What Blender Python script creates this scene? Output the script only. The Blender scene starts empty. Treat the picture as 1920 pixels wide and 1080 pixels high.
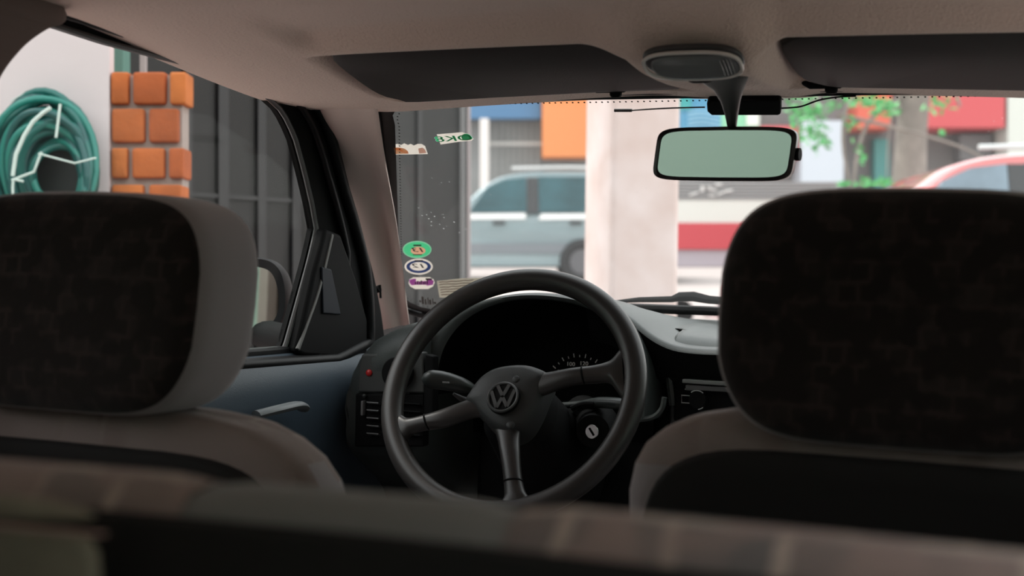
import bpy, bmesh, math, random
from mathutils import Vector, Matrix
R = math.radians
rnd = random.Random(7)
C = bpy.context.scene.collection
SC = bpy.context.scene

# ------------------------------------------------------------------ camera, sky, exposure
FPX = 2600.0                                   # focal length in pixels of a 1920 px wide frame
CAM_Z = 1.04
cam_d = bpy.data.cameras.new('camera'); cam = bpy.data.objects.new('camera', cam_d); C.objects.link(cam)
cam.location = (0, 0, CAM_Z); cam.rotation_euler = (R(90), 0, 0)
cam_d.sensor_width = 36.0; cam_d.lens = 36.0 * FPX / 1920.0; cam_d.clip_start = 0.02; cam_d.clip_end = 200
cam_d.dof.use_dof = True; cam_d.dof.focus_distance = 1.95; cam_d.dof.aperture_fstop = 5.0
SC.camera = cam
SC.view_settings.view_transform = 'Standard'; SC.view_settings.look = 'None'
SC.view_settings.gamma = 1.0; SC.view_settings.use_curve_mapping = False
SC.view_settings.exposure = 1.15
SC.cycles.use_denoising = True
w = bpy.data.worlds.new('world'); SC.world = w; w.use_nodes = True
wn = w.node_tree.nodes; wl = w.node_tree.links
bg = wn['Background']; bg.inputs['Strength'].default_value = 1.12
tc = wn.new('ShaderNodeTexCoord'); sp = wn.new('ShaderNodeSeparateXYZ'); cr = wn.new('ShaderNodeValToRGB')
wl.new(tc.outputs['Generated'], sp.inputs[0]); wl.new(sp.outputs['Z'], cr.inputs[0]); wl.new(cr.outputs[0], bg.inputs[0])
cr.color_ramp.elements[0].position = 0.0; cr.color_ramp.elements[0].color = (1.0, .95, .92, 1)
cr.color_ramp.elements[1].position = 0.6; cr.color_ramp.elements[1].color = (.95, .95, .98, 1)
sun_d = bpy.data.lights.new('sun', 'SUN'); sun = bpy.data.objects.new('sun', sun_d); C.objects.link(sun)
sun.location = (-6, 12, 12); sun_d.energy = .9; sun_d.angle = R(12); sun_d.color = (1, .93, .88)
sun.rotation_euler = (Vector((0, 0, 0)) - Vector((-5, 1.5, 9))).to_track_quat('-Z', 'Y').to_euler()

# ------------------------------------------------------------------ frames and helpers
# the car stands turned 22 degrees to the right of the view and leans 2 degrees; inside it all is laid out square
CAMCAR = Vector((.43, 0, 1.04))
RC = Matrix.Rotation(R(-22), 4, 'Z') @ Matrix.Rotation(R(2), 4, 'Y')
M = Matrix.Translation((0, 0, CAM_Z)) @ RC @ Matrix.Translation(-CAMCAR)
RI = RC.to_3x3().transposed()
def ray(px, py): return RI @ Vector(((px - 960) / FPX, 1, -(py - 540) / FPX))
def cy(px, py, Y): d = ray(px, py); return CAMCAR + d * (Y / d.y)
def cx(px, py, X): d = ray(px, py); return CAMCAR + d * ((X - CAMCAR.x) / d.x)
def pl(px, py, p0, n): d = ray(px, py); return CAMCAR + d * ((Vector(p0) - CAMCAR).dot(n) / d.dot(n))
def W(px, py, z): return Vector((z * (px - 960) / FPX, z, CAM_Z - z * (py - 540) / FPX))
def gz(y): return max(0.0, (y - 2.6) * .0665)          # the drive climbs to the street
def lerp(a, b, t): return a + (b - a) * t
def smooth(a, b, x):
    t = min(1, max(0, (x - a) / (b - a))); return t * t * (3 - 2 * t)
def resample(pts, n, closed=False):
    pts = [Vector(p) for p in pts]
    if closed: pts = pts + [pts[0]]
    L = [0]
    for a, b in zip(pts, pts[1:]): L.append(L[-1] + (b - a).length)
    out = []
    for i in range(n):
        d = L[-1] * i / (n if closed else n - 1); k = 0
        while k < len(L) - 2 and L[k + 1] < d: k += 1
        seg = L[k + 1] - L[k]
        out.append(pts[k].lerp(pts[k + 1], 0 if seg == 0 else (d - L[k]) / seg))
    return out
def spline(pts, n, closed=False):                       # Catmull-Rom through the points
    pts = [Vector(p) for p in pts]; N = len(pts); out = []
    segs = N if closed else N - 1
    for i in range(segs):
        p = [pts[(i + k) % N] if closed else pts[min(N - 1, max(0, i + k))] for k in (-1, 0, 1, 2)]
        for j in range(8):
            t = j / 8
            out.append(.5 * ((2 * p[1]) + (p[2] - p[0]) * t + (2 * p[0] - 5 * p[1] + 4 * p[2] - p[3]) * t * t + (3 * p[1] - p[0] - 3 * p[2] + p[3]) * t ** 3))
    if not closed: out.append(pts[-1])
    return out if n is None else resample(out, n, closed)

class MB:
    def __init__(s): s.v = []; s.f = []; s.mi = []
    def add(s, vs, fs, mi=0):
        b = len(s.v); s.v += [Vector(x) for x in vs]; s.f += [[b + i for i in f] for f in fs]; s.mi += [mi] * len(fs); return s
    def box(s, c, d, rot=None, mi=0):
        c = Vector(c); vs = []
        for z in (-1, 1):
            for y in (-1, 1):
                for x in (-1, 1):
                    p = Vector((x * d[0] / 2, y * d[1] / 2, z * d[2] / 2))
                    if rot: p = rot @ p
                    vs.append(c + p)
        return s.add(vs, [(0, 2, 3, 1), (4, 5, 7, 6), (0, 1, 5, 4), (2, 6, 7, 3), (0, 4, 6, 2), (1, 3, 7, 5)], mi)
    def loft(s, rings, closed=True, caps=True, mi=0):
        n = len(rings[0]); vs = [p for r in rings for p in r]; fs = []
        for i in range(len(rings) - 1):
            for j in range(n if closed else n - 1):
                k = (j + 1) % n
                fs.append((i * n + j, i * n + k, (i + 1) * n + k, (i + 1) * n + j))
        if caps and closed:
            fs.append(tuple(range(n - 1, -1, -1))); fs.append(tuple((len(rings) - 1) * n + j for j in range(n)))
        return s.add(vs, fs, mi)
    def tube(s, path, r, seg=12, closed=False, caps=True, mi=0, flat=1.0):
        path = [Vector(p) for p in path]; n = len(path); rings = []; up = None
        for i, p in enumerate(path):
            a = path[(i - 1) % n] if closed or i > 0 else p
            b = path[(i + 1) % n] if closed or i < n - 1 else p
            t = (b - a).normalized()
            if up is None:
                up = Vector((0, 0, 1)) if abs(t.z) < .9 else Vector((1, 0, 0))
            x = t.cross(up).normalized(); y = x.cross(t).normalized(); up = y
            rr = r[i] if isinstance(r, (list, tuple)) else r
            rings.append([p + x * rr * math.cos(2 * math.pi * k / seg) + y * rr * flat * math.sin(2 * math.pi * k / seg) for k in range(seg)])
        if closed: rings.append(rings[0])
        return s.loft(rings, True, caps and not closed, mi)
    def prism(s, pts, d, mi=0):                         # outline pushed along d
        pts = [Vector(p) for p in pts]; d = Vector(d)
        return s.loft([pts, [p + d for p in pts]], True, True, mi)
    def cyl(s, a, b, r, seg=24, mi=0): return s.tube([a, b], r, seg, mi=mi)
    def ell(s, c, h, e1=.5, e2=.5, rot=None, nu=40, nv=24, shape=None, mi=0, axis='y', split=None):   # superellipsoid, poles along axis
        c = Vector(c); pw = lambda t, e: math.copysign(abs(t) ** e, t)
        rings = []
        for i in range(nv + 1):
            b = -math.pi / 2 + math.pi * i / nv; cb = max(1e-4, abs(math.cos(b))) ** e1; sb = pw(math.sin(b), e1)
            ring = []
            for j in range(nu):
                a = 2 * math.pi * j / nu
                u = cb * pw(math.cos(a), e2); v = cb * pw(math.sin(a), e2)
                p = Vector((u * h[0], sb * h[1], v * h[2])) if axis == 'y' else Vector((u * h[0], v * h[1], sb * h[2]))
                if shape: p = shape(p)
                if rot: p = rot @ p
                ring.append(c + p)
            rings.append(ring)
        b0 = len(s.f); s.loft(rings, True, True, mi)
        return s
    def build(s, name, mat, parent=None, base=None, car=True, smooth=True, bevel=0, sub=0, auto=40, solid=0):
        if parent is not None: b = BASE[parent.name]
        else:
            if base is None:
                lo = [min(p[k] for p in s.v) for k in range(3)]; hi = [max(p[k] for p in s.v) for k in range(3)]
                base = ((lo[0] + hi[0]) / 2, (lo[1] + hi[1]) / 2, lo[2])
            b = Vector(base)
        me = bpy.data.meshes.new(name)
        me.from_pydata([tuple(p - b) for p in s.v], [], s.f); me.validate()
        bm = bmesh.new(); bm.from_mesh(me); bmesh.ops.recalc_face_normals(bm, faces=bm.faces); bm.to_mesh(me); bm.free()
        ms = mat if isinstance(mat, (list, tuple)) else [mat]
        for m in ms: me.materials.append(m)
        if len(ms) > 1 and len(me.polygons) == len(s.mi):
            for p, i in zip(me.polygons, s.mi): p.material_index = i
        o = bpy.data.objects.new(name, me); C.objects.link(o)
        if smooth:
            for p in me.polygons: p.use_smooth = True
            if auto: me.set_sharp_from_angle(angle=R(auto))
        if parent is not None: o.parent = parent
        else: o.matrix_world = (M if car else Matrix()) @ Matrix.Translation(b)
        BASE[o.name] = b
        if solid:
            m = o.modifiers.new('solid', 'SOLIDIFY'); m.thickness = solid; m.offset = 0
        if bevel:
            m = o.modifiers.new('bevel', 'BEVEL'); m.width = bevel; m.segments = 3; m.limit_method = 'ANGLE'; m.angle_limit = R(35); m.harden_normals = False
        if sub:
            m = o.modifiers.new('sub', 'SUBSURF'); m.levels = sub; m.render_levels = sub
        return o
BASE = {}
def tag(o, label=None, cat=None, group=None, kind=None):
    if label: o['label'] = label
    if cat: o['category'] = cat
    if group: o['group'] = group
    if kind: o['kind'] = kind
    return o
def thing(name, label, cat, base, car=True, group=None, kind=None):
    o = bpy.data.objects.new(name, None); C.objects.link(o); o.empty_display_size = .1
    b = Vector(base); o.matrix_world = (M if car else Matrix()) @ Matrix.Translation(b); BASE[o.name] = b
    return tag(o, label, cat, group, kind)

# ------------------------------------------------------------------ materials
def mat(name, col, rough=.6, metal=0, bump=0, bscale=60, var=0, vscale=4, spec=.5, col2=None, coat=0, sheen=0):
    m = bpy.data.materials.new(name); m.use_nodes = True; n = m.node_tree.nodes; l = m.node_tree.links
    p = n['Principled BSDF']; p.inputs['Base Color'].default_value = (*col, 1); p.inputs['Roughness'].default_value = rough
    p.inputs['Metallic'].default_value = metal; p.inputs['Specular IOR Level'].default_value = spec
    p.inputs['Coat Weight'].default_value = coat; p.inputs['Sheen Weight'].default_value = sheen
    t = n.new('ShaderNodeTexCoord')
    if bump:
        nz = n.new('ShaderNodeTexNoise'); nz.inputs['Scale'].default_value = bscale; nz.inputs['Detail'].default_value = 4
        b = n.new('ShaderNodeBump'); b.inputs['Strength'].default_value = bump; b.inputs['Distance'].default_value = .004
        l.new(t.outputs['Object'], nz.inputs[0]); l.new(nz.outputs[0], b.inputs['Height']); l.new(b.outputs[0], p.inputs['Normal'])
    if var:
        nz = n.new('ShaderNodeTexNoise'); nz.inputs['Scale'].default_value = vscale; nz.inputs['Detail'].default_value = 5
        r = n.new('ShaderNodeValToRGB'); r.color_ramp.elements[0].position = .35; r.color_ramp.elements[1].position = .68
        c2 = col2 or tuple(c * (1 - var) for c in col)
        r.color_ramp.elements[0].color = (*c2, 1); r.color_ramp.elements[1].color = (*col, 1)
        l.new(t.outputs['Object'], nz.inputs[0]); l.new(nz.outputs[0], r.inputs[0]); l.new(r.outputs[0], p.inputs['Base Color'])
    return m
def pattern(name, base, c1, c2, scale, bw=1.0, bh=.8, axis='XZ', amount=.5):      # woven cloth with scattered little blocks
    m = mat(name, base, .95, bump=.25, bscale=500, spec=.15, sheen=.15); n = m.node_tree.nodes; l = m.node_tree.links; p = n['Principled BSDF']
    t = n.new('ShaderNodeTexCoord'); s = n.new('ShaderNodeSeparateXYZ'); cb = n.new('ShaderNodeCombineXYZ')
    l.new(t.outputs['Object'], s.inputs[0]); l.new(s.outputs[axis[0]], cb.inputs[0]); l.new(s.outputs[axis[1]], cb.inputs[1])
    nz0 = n.new('ShaderNodeTexNoise'); nz0.inputs['Scale'].default_value = 60
    av = n.new('ShaderNodeVectorMath'); av.operation = 'MULTIPLY_ADD'; av.inputs[1].default_value = (.006, .006, 0)
    l.new(t.outputs['Object'], nz0.inputs[0]); l.new(nz0.outputs['Color'], av.inputs[0]); l.new(cb.outputs[0], av.inputs[2])
    br = n.new('ShaderNodeTexBrick'); br.inputs['Scale'].default_value = scale; br.inputs['Brick Width'].default_value = bw; br.inputs['Row Height'].default_value = bh
    br.inputs['Mortar Size'].default_value = .11; br.inputs['Mortar Smooth'].default_value = .6
    br.inputs['Color1'].default_value = (*c1, 1); br.inputs['Color2'].default_value = (*base, 1); br.inputs['Mortar'].default_value = (*c2, 1)
    l.new(av.outputs[0], br.inputs[0])
    nz = n.new('ShaderNodeTexNoise'); nz.inputs['Scale'].default_value = scale * .9; nz.inputs['Detail'].default_value = 1
    r = n.new('ShaderNodeValToRGB'); r.color_ramp.elements[0].position = amount; r.color_ramp.elements[1].position = amount + .1
    r.color_ramp.elements[0].color = (0, 0, 0, 1); r.color_ramp.elements[1].color = (1, 1, 1, 1)
    mx = n.new('ShaderNodeMixRGB'); mx.inputs[1].default_value = (*base, 1)
    l.new(cb.outputs[0], nz.inputs[0]); l.new(nz.outputs[0], r.inputs[0]); l.new(r.outputs[0], mx.inputs[0]); l.new(br.outputs[0], mx.inputs[2]); l.new(mx.outputs[0], p.inputs['Base Color'])
    return m
def glass(name, tint, refl=.35, dust=0):
    m = bpy.data.materials.new(name); m.use_nodes = True; n = m.node_tree.nodes; l = m.node_tree.links
    out = n['Material Output']; n.remove(n['Principled BSDF'])
    tr = n.new('ShaderNodeBsdfTransparent'); tr.inputs[0].default_value = (*tint, 1)
    gl = n.new('ShaderNodeBsdfGlossy'); gl.inputs['Roughness'].default_value = .02
    lw = n.new('ShaderNodeLayerWeight'); fr = n.new('ShaderNodeMath'); fr.operation = 'POWER'; fr.inputs[1].default_value = 4; l.new(lw.outputs['Facing'], fr.inputs[0])
    mm = n.new('ShaderNodeMath'); mm.operation = 'MULTIPLY_ADD'; mm.inputs[1].default_value = refl; mm.inputs[2].default_value = refl * .04
    mx = n.new('ShaderNodeMixShader'); l.new(fr.outputs[0], mm.inputs[0]); l.new(mm.outputs[0], mx.inputs[0]); l.new(tr.outputs[0], mx.inputs[1]); l.new(gl.outputs[0], mx.inputs[2])
    last = mx
    if dust:
        t = n.new('ShaderNodeTexCoord'); df = n.new('ShaderNodeBsdfTranslucent'); df.inputs[0].default_value = (.8, .82, .8, 1)
        vo = n.new('ShaderNodeTexVoronoi'); vo.inputs['Scale'].default_value = 75
        r = n.new('ShaderNodeValToRGB'); r.color_ramp.elements[0].position = .06; r.color_ramp.elements[1].position = .13
        r.color_ramp.elements[0].color = (.45, .45, .45, 1); r.color_ramp.elements[1].color = (0, 0, 0, 1)
        nz = n.new('ShaderNodeTexNoise'); nz.inputs['Scale'].default_value = 5; nz.inputs['Detail'].default_value = 6
        r2 = n.new('ShaderNodeValToRGB'); r2.color_ramp.elements[0].position = .58; r2.color_ramp.elements[1].position = .72
        l.new(t.outputs['Object'], vo.inputs[0]); l.new(vo.outputs['Distance'], r.inputs[0]); l.new(t.outputs['Object'], nz.inputs[0]); l.new(nz.outputs[0], r2.inputs[0])
        mu = n.new('ShaderNodeMath'); mu.operation = 'MULTIPLY_ADD'; mu.inputs[2].default_value = dust
        l.new(r.outputs[0], mu.inputs[0]); l.new(r2.outputs[0], mu.inputs[1])
        m2 = n.new('ShaderNodeMixShader'); l.new(mu.outputs[0], m2.inputs[0]); l.new(mx.outputs[0], m2.inputs[1]); l.new(df.outputs[0], m2.inputs[2]); last = m2
    l.new(last.outputs[0], out.inputs[0]); return m

HEADLINER = mat('headliner_cloth', (.80, .61, .525), .95, bump=.5, bscale=260, spec=.1, sheen=.3)
TRIM = mat('pillar_trim', (.72, .58, .53), .55, bump=.12, bscale=300, spec=.4)
BTRIM = mat('belt_pillar_trim', (.20, .155, .14), .8, bump=.15, bscale=300, spec=.2)
BLACKP = mat('black_plastic', (.007, .007, .0072), .7, spec=.10)
SEAL = mat('black_rubber_seal', (.005, .005, .0055), .5, spec=.2)
DASH = mat('dashboard_vinyl', (.055, .062, .060), .45, bump=.15, bscale=700, spec=.45)
DASHD = mat('dark_dash_plastic', (.006, .006, .0062), .7, bump=.1, bscale=700, spec=.15)
WHEEL = mat('steering_wheel_polyurethane', (.030, .027, .0255), .36, bump=.08, bscale=900, spec=.5)
HUBM = mat('hub_pad_vinyl', (.033, .034, .034), .5, bump=.15, bscale=900, spec=.45)
EMB = mat('emblem_relief', (.075, .077, .078), .35, spec=.5)
VISOR = mat('visor_vinyl', (.020, .017, .016), .65, bump=.15, bscale=500, spec=.3)
CHROME = mat('chrome', (.75, .75, .75), .15, metal=1)
MIRRORG = mat('mirror_glass', (.80, .90, .84), .015, metal=1)
SEATB = pattern('headrest_back_cloth', (.019, .0155, .0145), (.034, .027, .025), (.042, .031, .028), 44, bw=.75, bh=.75, amount=.47)
SEATS = mat('seat_side_cloth', (.32, .295, .30), .95, bump=.2, bscale=600, spec=.15, sheen=.3)
SEATT = pattern('seat_top_cloth', (.30, .25, .235), (.24, .185, .17), (.34, .29, .26), 24, axis='XY', amount=.5)
SEATP = mat('seat_back_panel', (.022, .022, .0215), .8, spec=.2)
BENCHP = pattern('bench_pattern_cloth', (.36, .275, .25), (.20, .185, .18), (.52, .43, .37), 26, bw=1.1, bh=1.0, axis='XY', amount=.42)
BENCHG = mat('bench_plain_cloth', (.24, .24, .23), .95, bump=.2, bscale=600, spec=.15, sheen=.2)
BENCHB = mat('bench_back_carpet', (.030, .030, .029), .95, spec=.1)
DOORP = mat('door_panel_vinyl', (.055, .080, .105), .5, bump=.12, bscale=600, spec=.45)
CARRED = mat('red_car_paint', (.28, .012, .018), .25, coat=.6)
PANE = glass('clear_glass', (.95, .97, .96), .06)
WSG = glass('windscreen_glass', (.94, .965, .955), .15, dust=.012)
LENS = mat('lamp_lens', (.42, .44, .44), .12, spec=.8); LENS.node_tree.nodes['Principled BSDF'].inputs['Transmission Weight'].default_value = .55

# ------------------------------------------------------------------ the car: headliner, pillars, windscreen
def head_z(X, Y):
    s = abs(X)
    edge = lerp(1.308, 1.266, smooth(1.15, 1.80, Y))
    flat = 1.334 - .012 * (X / .4) ** 2
    rec = smooth(-.47, -.43, X) * (1 - smooth(.43, .47, X))
    boss = smooth(-.105, -.02, X) * (1 - smooth(.088, .135, X))
    lipz = 1.301 - .004 * (X / .4) ** 2
    zz = lerp(flat, lipz, smooth(1.452, 1.499, Y))
    up = smooth(1.498, 1.51, Y) * (1 - smooth(1.690, 1.702, Y))
    hz = 1.281 - .020 * min(1, s / .5) ** 2
    front = lerp(lipz, hz, smooth(1.5, 1.74, Y))
    z_rec = lerp(zz, 1.318, up) if Y < 1.6 else lerp(hz, 1.318, up)
    if Y >= 1.702: z_rec = hz
    z_boss = lerp(flat, 1.2655, smooth(1.405, 1.53, Y)); z_boss = lerp(z_boss, hz - .004, smooth(1.56, 1.74, Y))
    z_side = lerp(flat, hz, smooth(1.28, 1.76, Y) * .9 + .1 * smooth(1.7, 1.76, Y))
    z = lerp(z_side, lerp(z_rec, z_boss, boss), rec)
    return lerp(z, edge, smooth(.40, .605, s) ** 1.3)
ys = [-.75, -.5, -.25, 0, .25, .5, .75, 1.0, 1.1, 1.2, 1.26, 1.3] + [1.3 + .015 * i for i in range(1, 13)] + [1.484 + .004 * i for i in range(0, 10)] + [1.53, 1.56, 1.6, 1.65, 1.67, 1.685, 1.69, 1.694, 1.698, 1.702, 1.71, 1.73, 1.75, 1.77, 1.785]
xs = sorted(set([-.645, -.625, .625, .645] + [round(-.605 + 1.21 * i / 80, 4) for i in range(81)] + [round(-.11 + .005 * i, 4) for i in range(52)] + [round(-.475 + .005 * i, 4) for i in range(10)] + [round(.43 + .005 * i, 4) for i in range(10)]))
mb = MB()
def yedge(X, Y): return Y + .035 * max(0, 1 - (X / .6) ** 2) * smooth(1.4, 1.77, Y)
mb.loft([[Vector((X, yedge(X, Y), head_z(X, Y))) for X in xs] for Y in ys], closed=False)
tag(mb.build('ceiling', HEADLINER, base=(0, .5, 1.26), auto=60), 'mauve grey cloth headliner of the car with dark front lip', 'headliner', kind='structure')
mb = MB(); mb.loft([[Vector((X, Y, 1.41 - .035 * (X / .62) ** 2 - .07 * smooth(1.4, 1.82, Y))) for X in [-.64 + .064 * i for i in range(21)]] for Y in (-.8, 0, .8, 1.3, 1.5, 1.65, 1.76)], closed=False)
roofp = mb.build('car_roof', CARRED, solid=.01); tag(roofp, 'dark red outer roof skin of the car above the headliner', 'car roof', kind='structure')

WT = Vector((0, 1.79, 1.286)); WB = Vector((0, 2.33, .955)); WNRM = Vector((0, WT.z - WB.z, WB.y - WT.y)).normalized()
def ws(px, py, off=0): return pl(px, py, WT - WNRM * off, WNRM)
def wsp(X, t, off=0): return Vector((X, 0, 0)) + WT.lerp(WB, t) - WNRM * off       # t 0 top .. 1 bottom
def ws_outline(inset, n=160):
    tl = ws(706, 190); bl = ws(768, 600)
    hx_t = -tl.x - inset; hx_b = -bl.x - inset
    t0 = .0 + inset * 1.6; t1 = 1.0 - inset * 1.6
    pts = []
    r = .05
    def corner(c, a0, a1):
        for k in range(9):
            a = R(lerp(a0, a1, k / 8)); pts.append(c + Vector((math.cos(a) * r, math.sin(a) * r, 0)))
    H = (WB - WT).length
    a = Vector((-hx_t, H * (1 - t0), 0)); b = Vector((hx_t, H * (1 - t0), 0)); c = Vector((hx_b, H * (1 - t1), 0)); d = Vector((-hx_b, H * (1 - t1), 0))
    corner(a + Vector((r * .85, -r, 0)), 180, 90); corner(b + Vector((-r * .85, -r, 0)), 90, 0); corner(c + Vector((-r * 1.1, r, 0)), 0, -90); corner(d + Vector((r * 1.1, r, 0)), -90, -180)
    return [wsp(p.x, 1 - p.y / H) for p in resample(pts, n, True)]
wsroot = thing('window_1', 'clear windscreen with stickers and black dotted border', 'windscreen', (0, 2.05, .95), kind='structure')
o1 = ws_outline(0); o2 = ws_outline(.016)
mb = MB(); mb.prism(o1, WNRM * .004); mb.build('glass_pane', WSG, wsroot, smooth=False)
mb = MB(); mb.loft([[p - WNRM * .0015 for p in o1], [p - WNRM * .0015 for p in o2]], closed=True, caps=False)
for k in range(0, 0): pass
mb.build('border', SEAL, wsroot, smooth=False)
mb = MB(); o3 = ws_outline(.021)
o3d = resample(o3, 420, True)
for p in o3d:
    mb.box(p - WNRM * .0015, (.0022, .0022, .0004), Matrix.Rotation(math.atan2(WNRM.y, WNRM.z) * -1, 3, 'X'))
mb.build('border_dots', SEAL, wsroot, smooth=False)
mb = MB(); mb.tube([p - WNRM * .004 for p in ws_outline(-.004)], .006, 8, closed=True); mb.build('seal', SEAL, wsroot)

# A-pillar trims (left measured, right mirrored)
def mirror(ps): return [Vector((-p.x, p.y, p.z)) for p in ps]
pr = [cy(702, 168, 1.745), cy(706, 200, 1.755), cy(722, 300, 1.88), cy(745, 430, 2.02), cy(768, 612, 2.16)]
pm = [cx(664, 170, -.530), cx(672, 208, -.535), cx(700, 300, -.575), cx(728, 430, -.62), cx(752, 610, -.645)]
pq = [cx(625, 172, -.560), cx(640, 212, -.565), cx(665, 300, -.60), cx(697, 430, -.635), cx(735, 615, -.655)]
plft = [cx(585, 172, -.605), cx(596, 214, -.618), cx(622, 310, -.645), cx(662, 440, -.668), cx(708, 620, -.68)]
plo = [p + Vector((-.03, .03, 0)) for p in plft]
pro = [p + Vector((-.014, .022, 0)) for p in pr]
rows = [spline(q, 24) for q in (pro, pr, pm, pq, plft, plo)]
rows = [spline([rows[k][i] for k in range(6)], 26) for i in range(24)]
tag(MB().loft(rows, closed=False).build('trim_1', TRIM, auto=70), 'grey brown left windscreen pillar trim running down to the dashboard', 'pillar trim', kind='structure')
tag(MB().loft([mirror(r) for r in rows], closed=False).build('trim_2', TRIM, auto=70), 'grey brown right windscreen pillar trim beyond the passenger seat', 'pillar trim', kind='structure')

# left front door: frame round the window, glass, mirror corner cover, panel
XD = -.635
door = thing('door_1', 'dark left front door with blue grey panel and black window frame', 'car door', (XD, 1.6, .35), kind='structure')
inner_px = [(-60, 40), (40, 30), (110, 52), (205, 83), (350, 120), (430, 147), (490, 176), (525, 208), (548, 255), (566, 320), (580, 380), (589, 430), (575, 490), (553, 570), (527, 662)]
inner = [cx(px, py, XD) for px, py in inner_px]; zs = inner[-1].z
inner = [Vector((XD, 1.02, 1.27))] + [p for p in inner if p.y > 1.10] + [Vector((XD, 1.02, zs))]
outer_px = [(130, 30), (300, 82), (430, 128), (520, 165), (575, 190), (607, 220), (628, 290), (645, 370), (668, 440), (690, 520), (705, 600), (712, 672)]
outer = [Vector((XD, 1.0, 1.32))] + [cx(px, py, XD) + Vector((0, 0, .012 if px < 600 else 0)) for px, py in outer_px]
outer = [p for p in outer if p.y > .9] + [Vector((XD, 1.0, zs - .0))]
inn = resample(inner, 90); out_ = resample(outer, 90)
# ring between the two, sunk outwards in a step
mb = MB()
mid = [a.lerp(b, .5) for a, b in zip(inn, out_)]
r0 = [p + Vector((.012, 0, 0)) for p in out_]; r1 = [p + Vector((.016, 0, 0)) for p in mid]; r2 = [a.lerp(b, .82) + Vector((.004, 0, 0)) for a, b in zip(out_, inn)]; r3 = [p + Vector((-.004, 0, 0)) for p in inn]; r4 = [p + Vector((-.012, 0, 0)) for p in inn]; r5 = [p + Vector((-.020, 0, 0)) for p in out_]
mb.loft([r0, r1, r2, r3, r4, r5, r0], closed=False)
mb.build('window_frame', BLACKP, door, auto=30)
mb = MB(); mb.tube([p + Vector((.004, 0, 0)) for p in inn[2:]], .004, 8); mb.build('window_seal', mat('glass_run_seal', (.06, .06, .06), .3), door)
mb = MB(); mb.tube([p.lerp(q, .72) + Vector((.02, 0, 0)) for p, q in zip(inn, out_)], .009, 10); mb.tube([p.lerp(q, .40) + Vector((.018, 0, 0)) for p, q in zip(inn, out_)], .005, 10); mb.build('door_seal', SEAL, door)
mb = MB(); mb.prism([p + Vector((-.008, 0, 0)) for p in inner], (-.003, 0, 0)); mb.build('window_glass', PANE, door, smooth=False)
# sill and panel
mb = MB(); prof = [(-.66, zs - .01), (-.645, zs + .002), (-.622, zs), (-.608, zs - .012), (-.597, zs - .05), (-.596, zs - .09), (-.604, zs - .12), (-.606, .70), (-.604, .35), (-.66, .35)]
mb.loft([[Vector((x, y, z)) for x, z in prof] for y in (.95, 1.2, 1.4, 1.6, 1.75, 1.9, 2.05)], closed=True); mb.build('panel', DOORP, door, auto=50)
mb = MB(); mb.box((-.69, 1.55, .62), (.03, 1.3, .56)); mb.build('outer_skin', CARRED, door, bevel=.01)
mb = MB(); mb.box((-.635, 1.5, zs + .004), (.022, 1.0, .012)); mb.build('sill_strip', SEAL, door, bevel=.004)
sail = [cx(*p, -.612) for p in ((612, 428), (640, 440), (668, 520), (690, 600), (690, 680), (640, 672), (570, 668), (556, 660), (570, 600), (590, 510))]
mb = MB(); mb.prism(sail, (-.02, 0, 0)); mb.build('mirror_cover', BLACKP, door, bevel=.006)
mb = MB(); mb.prism([cx(*p, -.609) for p in ((604, 500), (622, 505), (640, 590), (606, 588))], (-.004, 0, 0)); mb.build('cover_inset', mat('cover_inset_blue', (.012, .015, .022), .6, spec=.2), door, bevel=.002)
strip = [cx(x, y, -.613) for x, y in ((622, 440), (598, 540), (574, 610), (558, 655))]
mb = MB(); mb.tube(spline(strip, 20), .0035, 8); mb.build('cover_edge', mat('cover_edge_grey', (.16, .16, .155), .4), door)
mb = MB(); mb.tube(spline([cx(480, 778, -.575), cx(520, 768, -.565), (cx(560, 760, -.565)), cx(572, 770, -.575)], 20), [.010] * 18 + [.007, .004], 10, flat=.6)
mb.build('door_pull', mat('door_pull_grey', (.11, .125, .13), .45), door)
mb = MB(); p = cx(700, 545, -.64); mb.cyl(p, p + Vector((.012, 0, .004)), .006, 12); mb.tube([p + Vector((.012, 0, .01)), p + Vector((.014, 0, -.012))], .002, 8); mb.build('pillar_clip', BLACKP, door)

# right front door (same kind, unseen behind the passenger seat but open to the light)
XR = .635
d2 = thing('door_2', 'dark right front door beyond the passenger seat', 'car door', (XR, 1.5, .35), kind='structure')
mb = MB(); mb.loft([[Vector((-x, y, z)) for x, z in prof] for y in (.95, 1.2, 1.4, 1.6, 1.75, 1.9, 2.05)], closed=True); mb.build('panel', DOORP, d2, auto=50)
mb = MB(); mb.loft([mirror(r) for r in (r0, r1, r2, r3, r4, r5, r0)], closed=False); mb.build('window_frame', BLACKP, d2, auto=30)
mb = MB(); mb.prism(mirror([p + Vector((-.008, 0, 0)) for p in inner]), (.003, 0, 0)); mb.build('window_glass', PANE, d2, smooth=False)

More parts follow.
